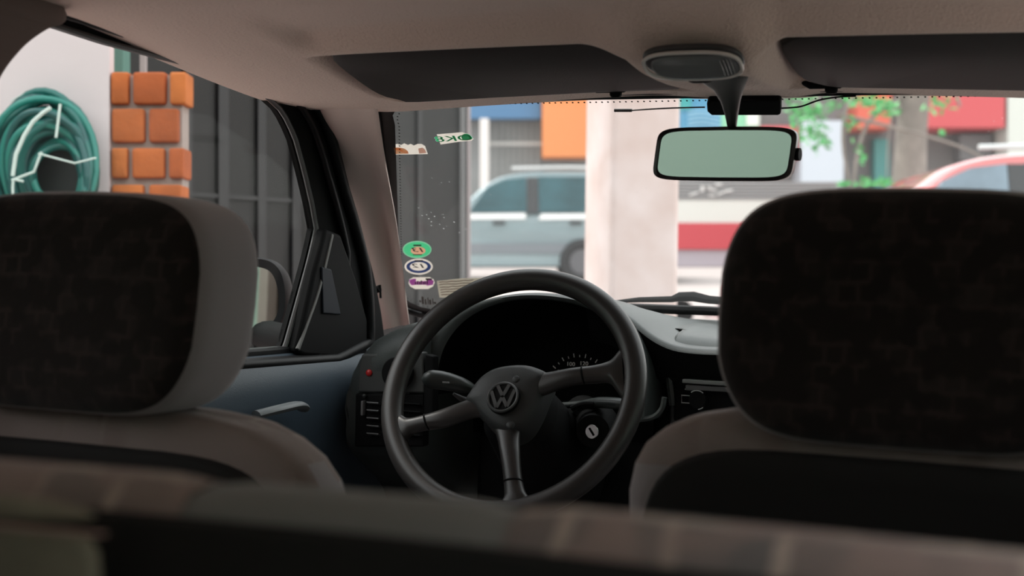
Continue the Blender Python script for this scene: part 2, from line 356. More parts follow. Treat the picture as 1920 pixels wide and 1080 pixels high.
# belt pillar, its upper trim curls into view at the top left
bp_px = [(-40, -130), (60, -60), (100, -14), (128, 12), (134, 30), (126, 44), (100, 52), (62, 78), (34, 108), (14, 136), (0, 165)]
bo = [cx(px, py, -.585) for px, py in bp_px]
bo = spline(bo, 40)
low = [Vector((-.585, 1.07, 1.12)), Vector((-.585, 1.06, .9)), Vector((-.585, 1.08, .4))]
front = bo + low; back = [Vector((-.585, .90, p.z)) for p in front]
def bp_rows(sgn):
    rows = []
    for x, ins in ((-.625, 0), (-.597, 0), (-.590, .002), (-.586, .006), (-.584, .014)):
        rows.append([Vector((x * sgn, p.y - ins, p.z - ins * .3)) for p in front])
    rows.append([Vector((-.584 * sgn, p.y, p.z)) for p in back]); rows.append([Vector((-.625 * sgn, p.y, p.z)) for p in back])
    return rows
tag(MB().loft(bp_rows(1), closed=False).build('trim_3', BTRIM, auto=60), 'brown cloth covered left door pillar trim curling in at the upper left corner', 'pillar trim', kind='structure')
tag(MB().loft(bp_rows(-1), closed=False).build('trim_4', BTRIM, auto=60), 'brown right door pillar trim beyond the passenger seat', 'pillar trim', kind='structure')
# rear body: quarter panels, hatch, floor, outer flanks
for sgn, nm, lab in ((-1, 'wall_left', 'left'), (1, 'wall_right', 'right')):
    mb = MB(); x = .63 * sgn
    mb.box((x, .12, .64), (.03, 1.75, .62)); mb.box((x, .1, 1.29), (.03, 1.75, .09)); mb.box((x, -.45, 1.1), (.03, .5, .35)); mb.box((x, .93, 1.1), (.03, .12, .35))
    tag(mb.build(nm, BTRIM), lab + ' rear quarter trim of the car beside the rear seat', 'car side', kind='structure')
mb = MB(); mb.box((0, -.72, .62), (1.26, .03, .62)); mb.box((0, -.70, 1.31), (1.26, .03, .07)); mb.box((-.56, -.71, 1.1), (.14, .03, .38)); mb.box((.56, -.71, 1.1), (.14, .03, .38))
tag(mb.build('wall_rear', BTRIM), 'tailgate of the car behind the rear seat with its window opening', 'tailgate', kind='structure')
mb = MB(); mb.box((0, .8, .32), (1.3, 3.1, .04)); tag(mb.build('floor', BENCHB), 'dark carpeted car floor under the seats', 'car floor', kind='structure')
mb = MB(); mb.box((0, 2.36, .66), (1.36, .04, .58)); tag(mb.build('wall_front', BLACKP), 'dark bulkhead behind the dashboard', 'bulkhead', kind='structure')
mb = MB(); mb.box((-.69, .08, .62), (.03, 1.6, .60)); tag(mb.build('car_flank', CARRED, bevel=.01), 'dark red outer rear flank of the car seen in the door mirror', 'car body', kind='structure')
# bonnet
mb = MB(); mb.loft([[Vector((X, Y, .955 - .03 * (X / .6) ** 2 - .11 * smooth(2.3, 3.2, Y) - .02 * (Y - 2.35))) for X in [-.66 + .066 * i for i in range(21)]] for Y in (2.36, 2.5, 2.7, 2.9, 3.05, 3.15)], closed=False)
tag(mb.build('car_bonnet', CARRED, solid=.012), 'dark red bonnet of the car in front of the windscreen', 'bonnet', kind='structure')

# ------------------------------------------------------------------ sun visors, lamp, mirror
def visor(name, lab, xa, xb, cut):
    t = thing(name, lab, 'sun visor', ((xa + xb) / 2, 1.64, 1.262), group='sun visors folded up under the header')
    # outline in (X, s): s 0 rear edge .. 1 front edge
    sgn = 1 if cut > 0 else -1
    pts = [(xa, .25), (xa + .012, .08), (xa + .05, 0), (xb - .05, 0), (xb - .012, .10), (xb, .3), (xb, .80), (xb - .02, .95), (xb - .06, 1.0), (xa + .06, 1.0), (xa + .02, .93), (xa, .75)]
    def P3(x, s, off): return Vector((x, lerp(1.50, 1.688, s) + .033 * (1 - (x / .6) ** 2) * s, lerp(1.309, 1.284 - .016 * (x / .45) ** 2, s) + off))
    ol = spline([Vector((x, s * .23, 0)) for x, s in pts], 72, True)
    cxm = sum(p.x for p in ol) / 72; cym = sum(p.y for p in ol) / 72
    rows = []
    for k, off in ((.90, .009), (.985, .006), (1.0, 0), (.985, -.006), (.95, -.0085)):
        rows.append([P3(lerp(cxm, p.x, 1 - (1 - k) * .4), lerp(cym, p.y, k) / .23, off) for p in ol])
    MB().loft(rows).build('panel', VISOR, t, auto=50)
    xh = cut
    a = P3(xh, 1.0, .001) + Vector((0, .008, -.004)); mb = MB()
    mb.tube([a + Vector((-.030, .004, .006)), a + Vector((-.018, 0, 0)), a + Vector((.018, 0, 0)), a + Vector((.030, .004, .006))], [.003, .0045, .0045, .003], 10)
    mb.build('pivot_rod', BLACKP, t)
    mb = MB(); mb.ell(a + Vector((.008, 0, -.003)), (.008, .006, .008), .6, .6, nu=16, nv=10); mb.build('pivot_clip', BLACKP, t)
    return t
xv = cy(1150, 160, 1.74).x
visor('sun_visor', 'long dark grey driver sun visor folded up left of the mirror', -.445, -.015, cy(1150, 160, 1.74).x)
visor('sun_visor', 'dark grey passenger sun visor folded up right of the ceiling lamp', .118, .445, cy(1550, 160, 1.74).x)

lc = cy(1300, 120, 1.50)
lamp = thing('ceiling_lamp', 'oval clear interior lamp in the headliner above the mirror', 'lamp', (lc.x, 1.53, 1.25))
rotl = Matrix.Rotation(R(18), 3, 'X')
lcc = cy(1300, 112, 1.478)
mb = MB(); mb.ell(lcc, (.056, .028, .007), .7, .7, Matrix.Rotation(R(-24), 3, 'X'), axis='z'); mb.build('housing', mat('lamp_housing', (.05, .05, .052), .35), lamp)
mb = MB(); mb.ell(lcc + Vector((.002, .004, -.006)), (.050, .024, .008), .75, .7, Matrix.Rotation(R(-24), 3, 'X'), axis='z'); mb.build('lens', LENS, lamp)
mb = MB(); ring = [lcc + Matrix.Rotation(R(-24), 3, 'X') @ Vector((.054 * math.copysign(abs(math.cos(a)) ** .7, math.cos(a)), .0265 * math.copysign(abs(math.sin(a)) ** .7, math.sin(a)), -.008)) for a in [2 * math.pi * k / 48 for k in range(48)]]
mb.tube(ring, .0022, 8, closed=True); mb.build('bezel', mat('lamp_bezel', (.75, .70, .66), .25), lamp)

RL = Matrix.Rotation(R(-24), 3, 'X')
for k in range(4): mb = MB(); mb.tube([lcc + RL @ Vector((.034 + .0035 * k - .9 * t * t / .04 * .08, t, -.0125 + .0008 * k)) for t in [-.016 + .0025 * j for j in range(13)]], .0009, 6); mb.build('lens_ridge', LENS, lamp)
mc = cy(1358, 290, 1.70)
mir = thing('rear_view_mirror', 'rear view mirror with black frame on a flared black stem', 'mirror', mc)
_d = (mc - CAMCAR).normalized(); nmir = (Vector((-.42, -.91, -.022)).normalized() - _d).normalized()      # looks out of the left rear window
ml, mr_ = pl(1228, 289, mc, nmir), pl(1490, 289, mc, nmir)
ux = (mr_ - ml).normalized(); hw = (mr_ - ml).length / 2; mcen = (ml + mr_) / 2; uz = Vector((0, 0, 1)) - nmir * nmir.z; uz.normalize(); uz = (uz - ux * uz.dot(ux)).normalized(); un = uz.cross(ux)      # un: forward
hh = (cy(1358, 240, 1.69) - cy(1358, 339, 1.69)).length / 2
def mo(sx, sz, dy, n=56):
    pts = []
    for k in range(n):
        a = 2 * math.pi * k / n; u = math.copysign(abs(math.cos(a)) ** .27, math.cos(a)) * hw * sx; v = math.copysign(abs(math.sin(a)) ** .30, math.sin(a)) * hh * sz
        u += .004 * (v / hh) ; v += .0015 * (1 - (u / hw) ** 2) * (1 if v > 0 else -.5)
        pts.append(mcen + ux * u + uz * v + un * dy)
    return pts
MB().loft([mo(.935, .865, .001), mo(.955, .90, -.002), mo(1, 1, 0), mo(1.0, 1.0, .010), mo(.9, .85, .026), mo(.55, .5, .032)], caps=False).build('housing', mat('mirror_frame', (.016, .010, .010), .3, spec=.5), mir, auto=60)
MB().loft([mo(.932, .86, -.0005), mo(.935, .865, .003)]).build('glass', MIRRORG, mir, smooth=False)
top = cy(1345, 160, 1.78); jt = cy(1371, 240, 1.715)
stem = [(1304, 1404, 144, 1.545), (1314, 1400, 154, 1.565), (1337, 1394, 169, 1.60), (1351, 1388, 190, 1.64), (1359, 1384, 213, 1.675), (1364, 1381, 236, 1.705), (1364, 1382, 246, 1.718)]
rows = []
for a, b, y, Y in stem:
    A = cy(a, y, Y); B = cy(b, y, Y); c = (A + B) / 2; h = (B - A) / 2
    rows.append([c + h * math.cos(t) + Vector((0, .010 * math.sin(t), .002 * math.sin(t))) for t in [2 * math.pi * k / 20 for k in range(20)]])
MB().loft(rows).build('stem', mat('stem_black', (.010, .009, .009), .4), mir)
mb = MB(); a = cy(1313, 149, 1.535); mb.ell(a, (.014, .006, .004), .6, .6, nu=18, nv=10); mb.build('stem_cap', BLACKP, mir)
mb = MB(); p = mcen + ux * (hw - .002) + un * .010; mb.tube([p, p + ux * .006], .008, 10); mb.build('side_tab', BLACKP, mir)

# electronic box and wire at the top of the windscreen
tb = thing('toll_tag', 'flat black electronic box stuck to the top of the windscreen behind the mirror stem', 'electronic box', ws(1395, 218, .02))
c4 = [(1325, 196), (1330, 189), (1458, 189), (1464, 194), (1464, 214), (1460, 217), (1334, 217), (1326, 210)]
mb = MB(); mb.prism([ws(x, y, .016) for x, y in c4], WNRM * .012); mb.build('case', BLACKP, tb, bevel=.002)
mb = MB(); mb.tube(spline([ws(1462, 203, .01), ws(1500, 200, .003), ws(1535, 188, .003), ws(1570, 182, .003), ws(1605, 180, .003)], 24), .0012, 6); mb.build('cable', BLACKP, tb)
an = MB(); an.tube([ws(1152, 207, .003), ws(1185, 207, .003)], .0022, 8); an.tube(spline([ws(1185, 207, .003), ws(1250, 203, .003), ws(1322, 201, .004)], 12), .0011, 6)
tag(an.build('film_antenna', mat('antenna_wire', (.05, .045, .045), .4)), 'thin straight aerial wire running left from the black box across the windscreen', 'aerial')

# ------------------------------------------------------------------ stickers on the windscreen (read from outside, so mirrored here)
def flat_on_ws(px_pts, off=.001): return [ws(x, y, off) for x, y in px_pts]
def text_mesh(txt, size):
    cu = bpy.data.curves.new('lettering', 'FONT'); cu.body = txt; cu.size = size; cu.align_x = 'CENTER'; cu.align_y = 'CENTER'; cu.fill_mode = 'FRONT'; cu.resolution_u = 3
    ob = bpy.data.objects.new('lettering_source', cu); C.objects.link(ob)
    dg = bpy.context.evaluated_depsgraph_get(); dg.update(); me = ob.evaluated_get(dg).to_mesh()
    vs = [v.co.copy() for v in me.vertices]; fs = [tuple(p.vertices) for p in me.polygons]
    ob.evaluated_get(dg).to_mesh_clear(); bpy.data.objects.remove(ob); bpy.data.curves.remove(cu)
    return vs, fs
WSX = Vector((1, 0, 0)); WSU = (WT - WB).normalized()
def put_text(mb, txt, size, c, ex, ey, sx=1.0, bold=0):
    vs, fs = text_mesh(txt, size)
    offs = [0] if not bold else [-bold, 0, bold]
    for k, o in enumerate(offs): mb.add([c + ex * (v.x * sx + o) + ey * v.y + ex.cross(ey) * (k * 1e-5) for v in vs], fs)
    return mb
STW = mat('sticker_white', (.70, .66, .62), .7); STG = mat('sticker_green', (.20, .58, .38), .7); STK = mat('sticker_black', (.03, .025, .025), .7)
STB = mat('sticker_blue', (.12, .16, .28), .7); STP = mat('sticker_purple', (.62, .28, .64), .7); STO = mat('sticker_orange_brown', (.80, .36, .16), .8, var=.5, vscale=80, col2=(.85, .68, .55))
STN = mat('note_paper', (.48, .45, .40), .85)
def paper(m, k=.8):                                    # thin printed film: daylight shows through it
    n = m.node_tree.nodes; l = m.node_tree.links; p = n['Principled BSDF']; t = n.new('ShaderNodeBsdfTranslucent'); x = n.new('ShaderNodeMixShader'); x.inputs[0].default_value = k
    if p.inputs['Base Color'].is_linked: l.new(p.inputs['Base Color'].links[0].from_socket, t.inputs[0])
    else: t.inputs[0].default_value = p.inputs['Base Color'].default_value
    l.new(p.outputs[0], x.inputs[1]); l.new(t.outputs[0], x.inputs[2]); l.new(x.outputs[0], n['Material Output'].inputs[0]); return m
for m_ in (STW, STG, STB, STP, STO, STN): paper(m_)
WF = -WNRM * .0006                                      # a step towards the cabin
def sticker(name, lab, cat, base_px): return thing(name, lab, cat, ws(*base_px, .002))
def ov(cxp, cyp, rx, ry, off, n=40): return [ws(cxp + rx * math.cos(2 * math.pi * k / n), cyp + ry * math.sin(2 * math.pi * k / n), off) for k in range(n)]
THK = WNRM * .0003
def ann(a, b, off=.001):                             # a printed band between two outlines
    q = a[:]; mb = MB(); mb.loft([[p for p in a], [p for p in b], [p + THK for p in b], [p + THK for p in a], [p for p in a]], True, False); return mb
# torn white strip with an orange brown stain
t = sticker('sticker', 'torn white sticker with an orange brown stain, high on the windscreen beside the left pillar', 'sticker', (768, 292))
MB().prism(flat_on_ws([(735, 272), (745, 270), (752, 272), (758, 269), (765, 272), (770, 270), (776, 273), (783, 270), (790, 270), (797, 274), (802, 289), (740, 290)]), THK).build('paper', STW, t, smooth=False)
MB().prism(flat_on_ws([(738, 277), (750, 277), (758, 279), (764, 283), (766, 288), (741, 289)], .0016), THK).build('stain', STO, t, smooth=False)
MB().prism(flat_on_ws([(784, 279), (792, 277), (797, 281), (799, 287), (786, 288)], .0016), THK).build('smudge', paper(mat('sticker_pink', (.85, .66, .60), .8)), t, smooth=False)
# white strip with green lettering
t = sticker('sticker', 'slanted white sticker with green mirrored OK lettering, high on the windscreen', 'sticker', (852, 270))
MB().prism(flat_on_ws([(819, 252), (845, 250), (866, 248), (880, 252), (888, 261), (884, 264), (860, 266), (826, 271)]), THK).build('paper', STW, t, smooth=False)
mb = MB(); e1 = (ws(880, 258) - ws(824, 261)).normalized(); put_text(mb, 'OK8', .0185, ws(851, 260, .0018), -e1, WSU, 1.75, .0006); mb.build('lettering', STG, t, smooth=False)
MB().prism(ov(874, 257, 9, 6, .0016), THK).build('green_patch', STG, t, smooth=False)
# oval green 13
t = sticker('sticker', 'green oval windscreen sticker with mirrored number 13, topmost of the column of stickers', 'sticker', (782, 484))
ann(ov(782, 468, 27, 16, .001), ov(782, 468, 25, 14, .001)).build('rim', paper(mat('sticker_pale_green', (.38, .62, .48), .7)), t, smooth=False)
ann(ov(782, 468, 25, 14, .001), ov(784, 470, 14, 7.5, .001)).build('oval', STG, t, smooth=False)
MB().prism(ov(784, 470, 14, 7.5, .001), THK).build('centre', paper(mat('sticker_tan', (.66, .48, .38), .7)), t, smooth=False)
mb = MB(); put_text(mb, '13', .0195, ws(784, 469, .0026), -WSX, WSU, 1.25, .0006); mb.build('lettering', STK, t, smooth=False)
mb = MB(); mb.prism(flat_on_ws([(775, 459), (790, 459), (790, 461.5), (775, 461.5)], .0024), THK); mb.build('small_print', STK, t, smooth=False); MB().prism(flat_on_ws([(774, 477), (791, 477), (791, 478.5), (774, 478.5)], .0024), THK).build('small_print', STK, t, smooth=False)
# oval white and blue 12
t = sticker('sticker', 'white and blue oval windscreen sticker with mirrored number 12, below the green one', 'sticker', (785, 515))
ann(ov(785, 500, 26.5, 15, .001), ov(785, 500, 23, 12, .001)).build('rim', STW, t, smooth=False)
ann(ov(785, 500, 23, 12, .001), ov(785, 499.5, 16.5, 8, .001)).build('oval', STB, t, smooth=False)
MB().prism(ov(785, 499.5, 16.5, 8, .001), THK).build('centre', STW, t, smooth=False)
mb = MB(); put_text(mb, '12', .0195, ws(785, 499, .0026), -WSX, WSU, 1.35, .0006); mb.build('lettering', STK, t, smooth=False)
mb = MB(); mb.prism(flat_on_ws([(777, 488), (793, 488), (793, 490), (777, 490)], .0024), THK); mb.build('small_print', STK, t, smooth=False)
# purple label
t = sticker('sticker', 'white label with purple bands below the oval stickers', 'sticker', (791, 543))
rr = [(768, 524), (775, 520), (806, 520), (813, 524), (815, 530), (812, 537), (803, 542), (778, 542), (769, 537), (766, 531)]
MB().prism(flat_on_ws(rr), THK).build('paper', STW, t, smooth=False)
mb = MB(); mb.prism(flat_on_ws([(767.5, 525), (774, 523), (780, 523), (780, 534), (772, 535), (768, 531)], .0016), THK); mb.prism(flat_on_ws([(800, 523), (808, 523), (813, 527), (812, 534), (800, 536)], .0016), THK); mb.prism(flat_on_ws([(780, 528), (800, 527), (800, 534), (780, 534)], .0016), THK); mb.build('purple_band', STP, t, smooth=False)
mb = MB()
for k, (a, h) in enumerate(((778, 4), (782, 6), (786, 4), (789, 7), (793, 4), (796, 5), (800, 8))): mb.prism(flat_on_ws([(a, 533), (a + 2, 533), (a + 2, 533 - h), (a, 533 - h)], .0024), THK)
mb.prism(flat_on_ws([(798, 522), (810, 522), (810, 525), (798, 525)], .0024), THK); mb.build('lettering', STK, t, smooth=False)
# black remnants of lettering
mb = MB()
for a, y, ww, h in ((790, 556, 4, 14), (796, 561, 3, 10), (801, 558, 2, 13), (804, 562, 4, 9), (810, 560, 2, 11), (786, 563, 3, 4), (813, 566, 4, 4)): mb.prism(flat_on_ws([(a, y), (a + ww, y), (a + ww + 1, y + h), (a + 1, y + h)]), THK)
tag(mb.build('sticker_remnant', mat('remnant_black', (.05, .045, .04), .8), smooth=False), 'scraps of black sticker lettering low on the windscreen below the purple label', 'sticker')
# paper note
t = sticker('paper_note', 'pale printed paper note low on the windscreen behind the steering wheel rim', 'note', (850, 556))
MB().prism(flat_on_ws([(819, 527), (866, 522), (905, 521), (905, 560), (824, 558)]), THK).build('paper', STN, t, smooth=False)
mb = MB()
for k in range(6):
    y = 529 + 4.6 * k; n0 = 823 + k * .8
    a = [(n0 + 8 * j, y - .12 * 4 * j + rnd.uniform(-.9, .9)) for j in range(9)]
    mb.prism(flat_on_ws(a + [(x, yy + 1.3) for x, yy in reversed(a)], .0016), THK)
mb.build('print_lines', mat('note_print', (.24, .17, .14), .85), t, smooth=False)

# ------------------------------------------------------------------ dashboard
dash = thing('dashboard', 'dark grey car dashboard with instrument hood, vents and radio', 'dashboard', (0, 2.1, .5))
YPOD = 1.835; XL = cy(640, 760, YPOD).x; HX0 = cy(806, 700, YPOD + .02).x; HX1 = cy(1240, 700, 1.95).x
POD = [cy(*p, 1.85) for p in ((638, 775), (641, 745), (649, 705), (662, 670), (682, 642), (708, 624), (745, 609), (795, 597))]
def pod_z(X):
    if X <= POD[0].x: return POD[0].z
    for a, b in zip(POD, POD[1:]):
        if X <= b.x: return lerp(a.z, b.z, (X - a.x) / (b.x - a.x))
    return POD[-1].z
def dash_sec(X):
    e = min(1, max(0, (XL + .085 - X) / .085)); rr_ = smooth(.60, .68, X)
    zt = lerp(pod_z(X), .957 - .03 * rr_, smooth(HX0 - .02, HX0, X))
    yo = .006 * e ** 2 - .105 * (1 - smooth(HX0 - .03, HX0 - .005, X)) + .10 * smooth(HX0 - .015, HX0 + .01, X) * (1 - smooth(HX1 - .01, HX1 + .015, X))
    lo = .010 * smooth(HX1, HX1 + .05, X); zt -= lo
    P = [(2.335, min(.955, zt + .012)), (2.2, min(.963 - lo, zt + .01)), (2.06, lerp(.963 - lo, zt, .8)), (2.00 + yo, zt), (1.972 + yo, zt - .006), (1.955 + yo, zt - .020), (1.950 + yo, zt - .045), (1.957 + yo, min(.84, zt - .06)), (1.968 + yo, .76), (1.99, .68), (2.05, .56), (2.30, .52)]
    return [Vector((X, a, b)) for a, b in P]
xs_d = [HX0 - .03, HX0 - .022, HX0 - .015, HX0 - .008, HX0, HX0 + .01, HX1 - .01, HX1, HX1 + .008, HX1 + .015] + [XL - .003, XL, XL + .0015, XL + .004, XL + .008, XL + .012, XL + .016] + [XL + .02 + .012 * k for k in range(6)] + [-.3, -.2, -.1, 0, .1, .2, .3, .4, .5, .58, .62, .65, .67]
MB().loft([spline(dash_sec(x), 60) for x in sorted(xs_d)], closed=False).build('body', DASH, dash, auto=60)
mb = MB(); mb.prism([p for p in spline(dash_sec(XL - .003), 60)], (.003, 0, 0)); mb.build('end_cap', DASH, dash)
mb = MB(); mb.box((0, 2.318, .960), (1.2, .018, .012)); mb.build('demister_strip', mat('demister_strip', (.14, .14, .135), .4), dash, bevel=.003)
# lower dark fascia
mb = MB(); mb.box((-.16, 1.972, .70), (.50, .03, .18)); mb.build('knee_panel', DASHD, dash, bevel=.01)
# hood over the instruments
YH = 1.90
O = [(788, 720), (790, 680), (802, 640), (832, 603), (880, 573), (940, 555), (1000, 550), (1060, 555), (1110, 566), (1148, 584), (1182, 614), (1203, 660), (1211, 720), (1210, 790)]
I = [(818, 740), (822, 690), (836, 645), (866, 606), (906, 580), (950, 566), (1000, 561), (1056, 566), (1100, 578), (1136, 598), (1168, 634), (1190, 680), (1198, 725), (1196, 775)]
Oc = spline([cy(x, y, YH) for x, y in O], 60); Ic = spline([cy(x, y, YH) for x, y in I], 60)
cm = Vector((sum(p.x for p in Oc) / 60, YH, .87))
rear = [Vector((lerp(cm.x, p.x, 1.16), 2.24, .93 + (p.z - .93) * .55)) for p in Oc]
midr = [Vector((lerp(cm.x, p.x, 1.05), 2.06, p.z - .003)) for p in Oc]
inn2 = [Vector((lerp(cm.x, p.x, .93), 2.02, lerp(.87, p.z, .93))) for p in Ic]
lipo = [p.lerp(q, .3) + Vector((0, -.005, 0)) for p, q in zip(Oc, Ic)]; lipi = [p.lerp(q, .75) + Vector((0, -.004, 0)) for p, q in zip(Oc, Ic)]
hood = MB().loft([rear, midr, [p + Vector((0, .02, .001)) for p in Oc], Oc, lipo, lipi, Ic], closed=False).build('instrument_hood', DASH, dash, auto=70)
MB().loft([Ic, [p + Vector((0, .01, 0)) for p in Ic], inn2], closed=False).build('hood_lining', DASHD, dash)
clus = MB(); clus.prism(inn2 + [Vector((inn2[-1].x, 2.02, .78)), Vector((inn2[0].x, 2.02, .78))], (0, .01, 0))
cl = clus.build('instrument_cluster', mat('cluster_face', (.003, .003, .003), .7, spec=.1), dash, smooth=False)
# right shoulder of the hood running out into the passenger side top
E_px = [(1100, 562), (1140, 573), (1180, 597), (1222, 630), (1262, 649), (1310, 656), (1365, 658), (1480, 663), (1640, 668)]
Ec = spline([cy(x, y, 1.925) for x, y in E_px], 50)
sh_rows = [[Vector((p.x + .01, 2.30, .966)) for p in Ec], [Vector((p.x + .004, 2.10, lerp(.964, p.z, .75))) for p in Ec], [p + Vector((0, .03, .0035)) for p in Ec], [p + Vector((0, .010, .002)) for p in Ec], Ec, [p + Vector((0, -.003, -.006)) for p in Ec]]
MB().loft(sh_rows, closed=False).build('top_shoulder', DASH, dash, auto=70)
MB().loft([sh_rows[-1], [p + Vector((0, .002, -.02)) for p in Ec], [p + Vector((0, .025, -.06)) for p in Ec]], closed=False).build('shoulder_face', DASHD, dash)
# speedometer scale
sc = cy(1085, 728, 2.018); tick = MB(); rad = .048
for k in range(15):
    a = R(165 - 10.7 * k); d = Vector((math.cos(a), 0, math.sin(a))); L_ = .006 if k % 2 == 0 else .0035
    s_ = Vector((-d.z, 0, d.x)) * .0007
    tick.add([sc + d * rad - s_, sc + d * rad + s_, sc + d * (rad + L_) + s_, sc + d * (rad + L_) - s_], [(0, 1, 2, 3)])
TICK = mat('gauge_print', (.85, .83, .78), .6)
for a_, tx in ((143.6, '80'), (111.5, '100'), (79.4, '120'), (47, '140')):
    a = R(a_); put_text(tick, tx, .0088, sc + Vector((math.cos(a), 0, math.sin(a))) * .039, Vector((1, 0, 0)), Vector((0, 0, 1)), 1.1, .0002)
tick.build('speedometer_scale', TICK, cl, smooth=False)
# lower right corner lip of the cluster
mb = MB(); mb.tube(spline([cy(1190, 787, 1.90), cy(1222, 783, 1.90), cy(1240, 768, 1.90), cy(1246, 745, 1.90)], 16), .004, 8); mb.build('cluster_lip', DASH, dash)
mb = MB(); mb.ell(cy(1206, 722, 1.93), (.009, .012, .012), .7, .7, nu=16, nv=10); mb.build('hazard_switch', DASHD, dash)
# switch panel, led, light switch
YP = YPOD + .012
def pan(pts, Y=YP, d=.02): return [cy(x, y, Y) for x, y in pts], (0, d, 0)
a, d = pan([(678, 664), (792, 660), (796, 737), (670, 736), (672, 690)]); MB().prism(a, d).build('switch_panel', mat('switch_panel_grey', (.055, .057, .055), .5), dash, bevel=.003)
mb = MB(); mb.ell(cy(692, 699, YP - .001), (.0052, .004, .0052), .9, 1, nu=18, nv=12); mb.build('alarm_light', mat('red_lamp_plastic', (.55, .03, .03), .2), dash)
p = cy(742, 700, YP - .012); mb = MB(); mb.cyl(p, p + Vector((0, .02, 0)), .024, 32); mb.box(p + Vector((0, -.004, 0)), (.008, .012, .034)); mb.build('light_switch', DASHD, dash, bevel=.002)
a, d = pan([(797, 664), (812, 668), (812, 790), (793, 795)]); MB().prism(a, d).build('panel_edge', DASHD, dash, bevel=.002)
# vent
vent = thing_v = MB(); a, d = pan([(666, 738), (795, 739), (794, 838), (664, 838)]); vent.prism(a, d); ven = vent.build('air_vent', DASHD, dash, bevel=.003)
for k in range(5):
    y = 756 + 14.5 * k
    A = cy(690, y, YP - .003); B = cy(712, y + .5, YP - .003); mb = MB(); mb.box((A + B) / 2, ((B - A).length * 1.0, .010, .0016), Matrix.Rotation(R(-20), 3, 'X')); mb.build('vent_slat', mat('vent_slat_edge', (.10, .10, .10), .4), ven)
    A = cy(716, y, YP - .003); B = cy(790, y + 1.5, YP - .003); mb = MB(); mb.box((A + B) / 2, ((B - A).length, .010, .0016), Matrix.Rotation(R(-20), 3, 'X')); mb.build('vent_slat', DASHD, ven)
mb = MB(); p = cy(681, 765, YP - .004); mb.box(p, (.004, .010, .022)); mb.build('thumb_wheel', mat('thumb_wheel_grey', (.20, .20, .20), .4), ven, bevel=.0015)
mb = MB(); mb.ell(cy(683, 742, YP - .004), (.003, .003, .003), 1, 1, nu=10, nv=8); mb.build('vent_stop', DASH, ven)
# centre stack with radio
a, d = pan([(1262, 700), (1420, 700), (1420, 790), (1262, 790)], 1.945, .03); stk = MB().prism(a, d).build('centre_panel', DASHD, dash, bevel=.004)
rad_ = MB(); rad_.box((cy(1345, 718, 1.935) + cy(1345, 718, 1.935)) / 2, (.10, .012, .006)); rad_.build('radio_lip', mat('radio_lip_grey', (.28, .29, .28), .35), dash, bevel=.0015)
mb = MB(); mb.box(cy(1345, 729, 1.936), (.09, .012, .007)); mb.build('radio_slot', mat('radio_slot_grey', (.12, .12, .12), .4), dash, bevel=.001)
mb = MB(); mb.box(cy(1294, 730, 1.934), (.014, .006, .002)); mb.build('radio_bar', mat('radio_bar_pale', (.36, .36, .34), .4), dash)
fr = MB(); q = [cy(x, y, 1.936) for x, y in ((1278, 741), (1293, 742), (1293, 756), (1278, 755))]
fr.tube(q, .0011, 6, closed=True); fr.build('radio_button', mat('radio_button_frame', (.45, .45, .44), .4), dash)
p = cy(1307, 750, 1.93); mb = MB(); mb.cyl(p, p + Vector((0, .015, 0)), .0125, 28); kn = mb.build('radio_knob', DASHD, dash, bevel=.001)
arc = [p + Vector((.0135 * math.cos(R(t)), -.001, .0135 * math.sin(R(t)))) for t in range(50, 140, 10)]; arc2 = [p + Vector((.0135 * math.cos(R(t)), -.001, .0135 * math.sin(R(t)))) for t in range(-80, -40, 8)]
mb = MB(); mb.tube(arc, .0008, 6); mb.tube(arc2, .0008, 6); mb.build('knob_ring', mat('knob_ring_pale', (.40, .40, .40), .3), kn)
mb = MB(); mb.tube([cy(1255, 705, 1.95), cy(1262, 760, 1.95)], .006, 8); mb.build('stack_edge', DASH, dash)

# ------------------------------------------------------------------ steering wheel
WC = cy(958, 733, 1.72); TL = R(29)
WU = Vector((1, 0, 0)); WV = Vector((0, math.sin(TL), math.cos(TL))); WN = Vector((0, -math.cos(TL), math.sin(TL)))   # WN faces the driver
def wp(px, py, off=0): return pl(px, py, WC + WN * off, WN)
def wa(ang, r, off=0): return WC + WU * (r * math.cos(ang)) + WV * (r * math.sin(ang)) + WN * off
RO = .1865; RM = .0155
sw = thing('steering_wheel', 'black three spoke steering wheel turned slightly to the left in front of the dashboard', 'steering wheel', WC)
mb = MB(); N_ = 120; rings = []
for i in range(N_):
    a = 2 * math.pi * i / N_; rings.append([wa(a, RO - RM + RM * math.cos(2 * math.pi * k / 20), RM * .92 * math.sin(2 * math.pi * k / 20)) for k in range(20)])
rings.append(rings[0]); mb.loft(rings, True, False); mb.build('rim', WHEEL, sw, auto=0)
ROT = R(16)
hub_px = [(873, 752), (880, 738), (892, 720), (908, 704), (930, 692), (960, 686), (990, 686), (1014, 693), (1030, 703), (1024, 722), (1014, 752), (1003, 778), (988, 800), (968, 813), (950, 816), (930, 808), (910, 792), (888, 768)]
ho = spline([wp(x, y, -.006) for x, y in hub_px], 72, True); hc = sum(ho, Vector()) / 72
def hs(k, off): return [hc + (p - hc) * k + WN * off for p in ho]
MB().loft([hs(.92, -.045), hs(1.0, -.03), hs(1.0, -.004), hs(.975, .003), hs(.92, .008), hs(.80, .012), hs(.5, .015), hs(.2, .016)]).build('hub_pad', HUBM, sw, auto=60)
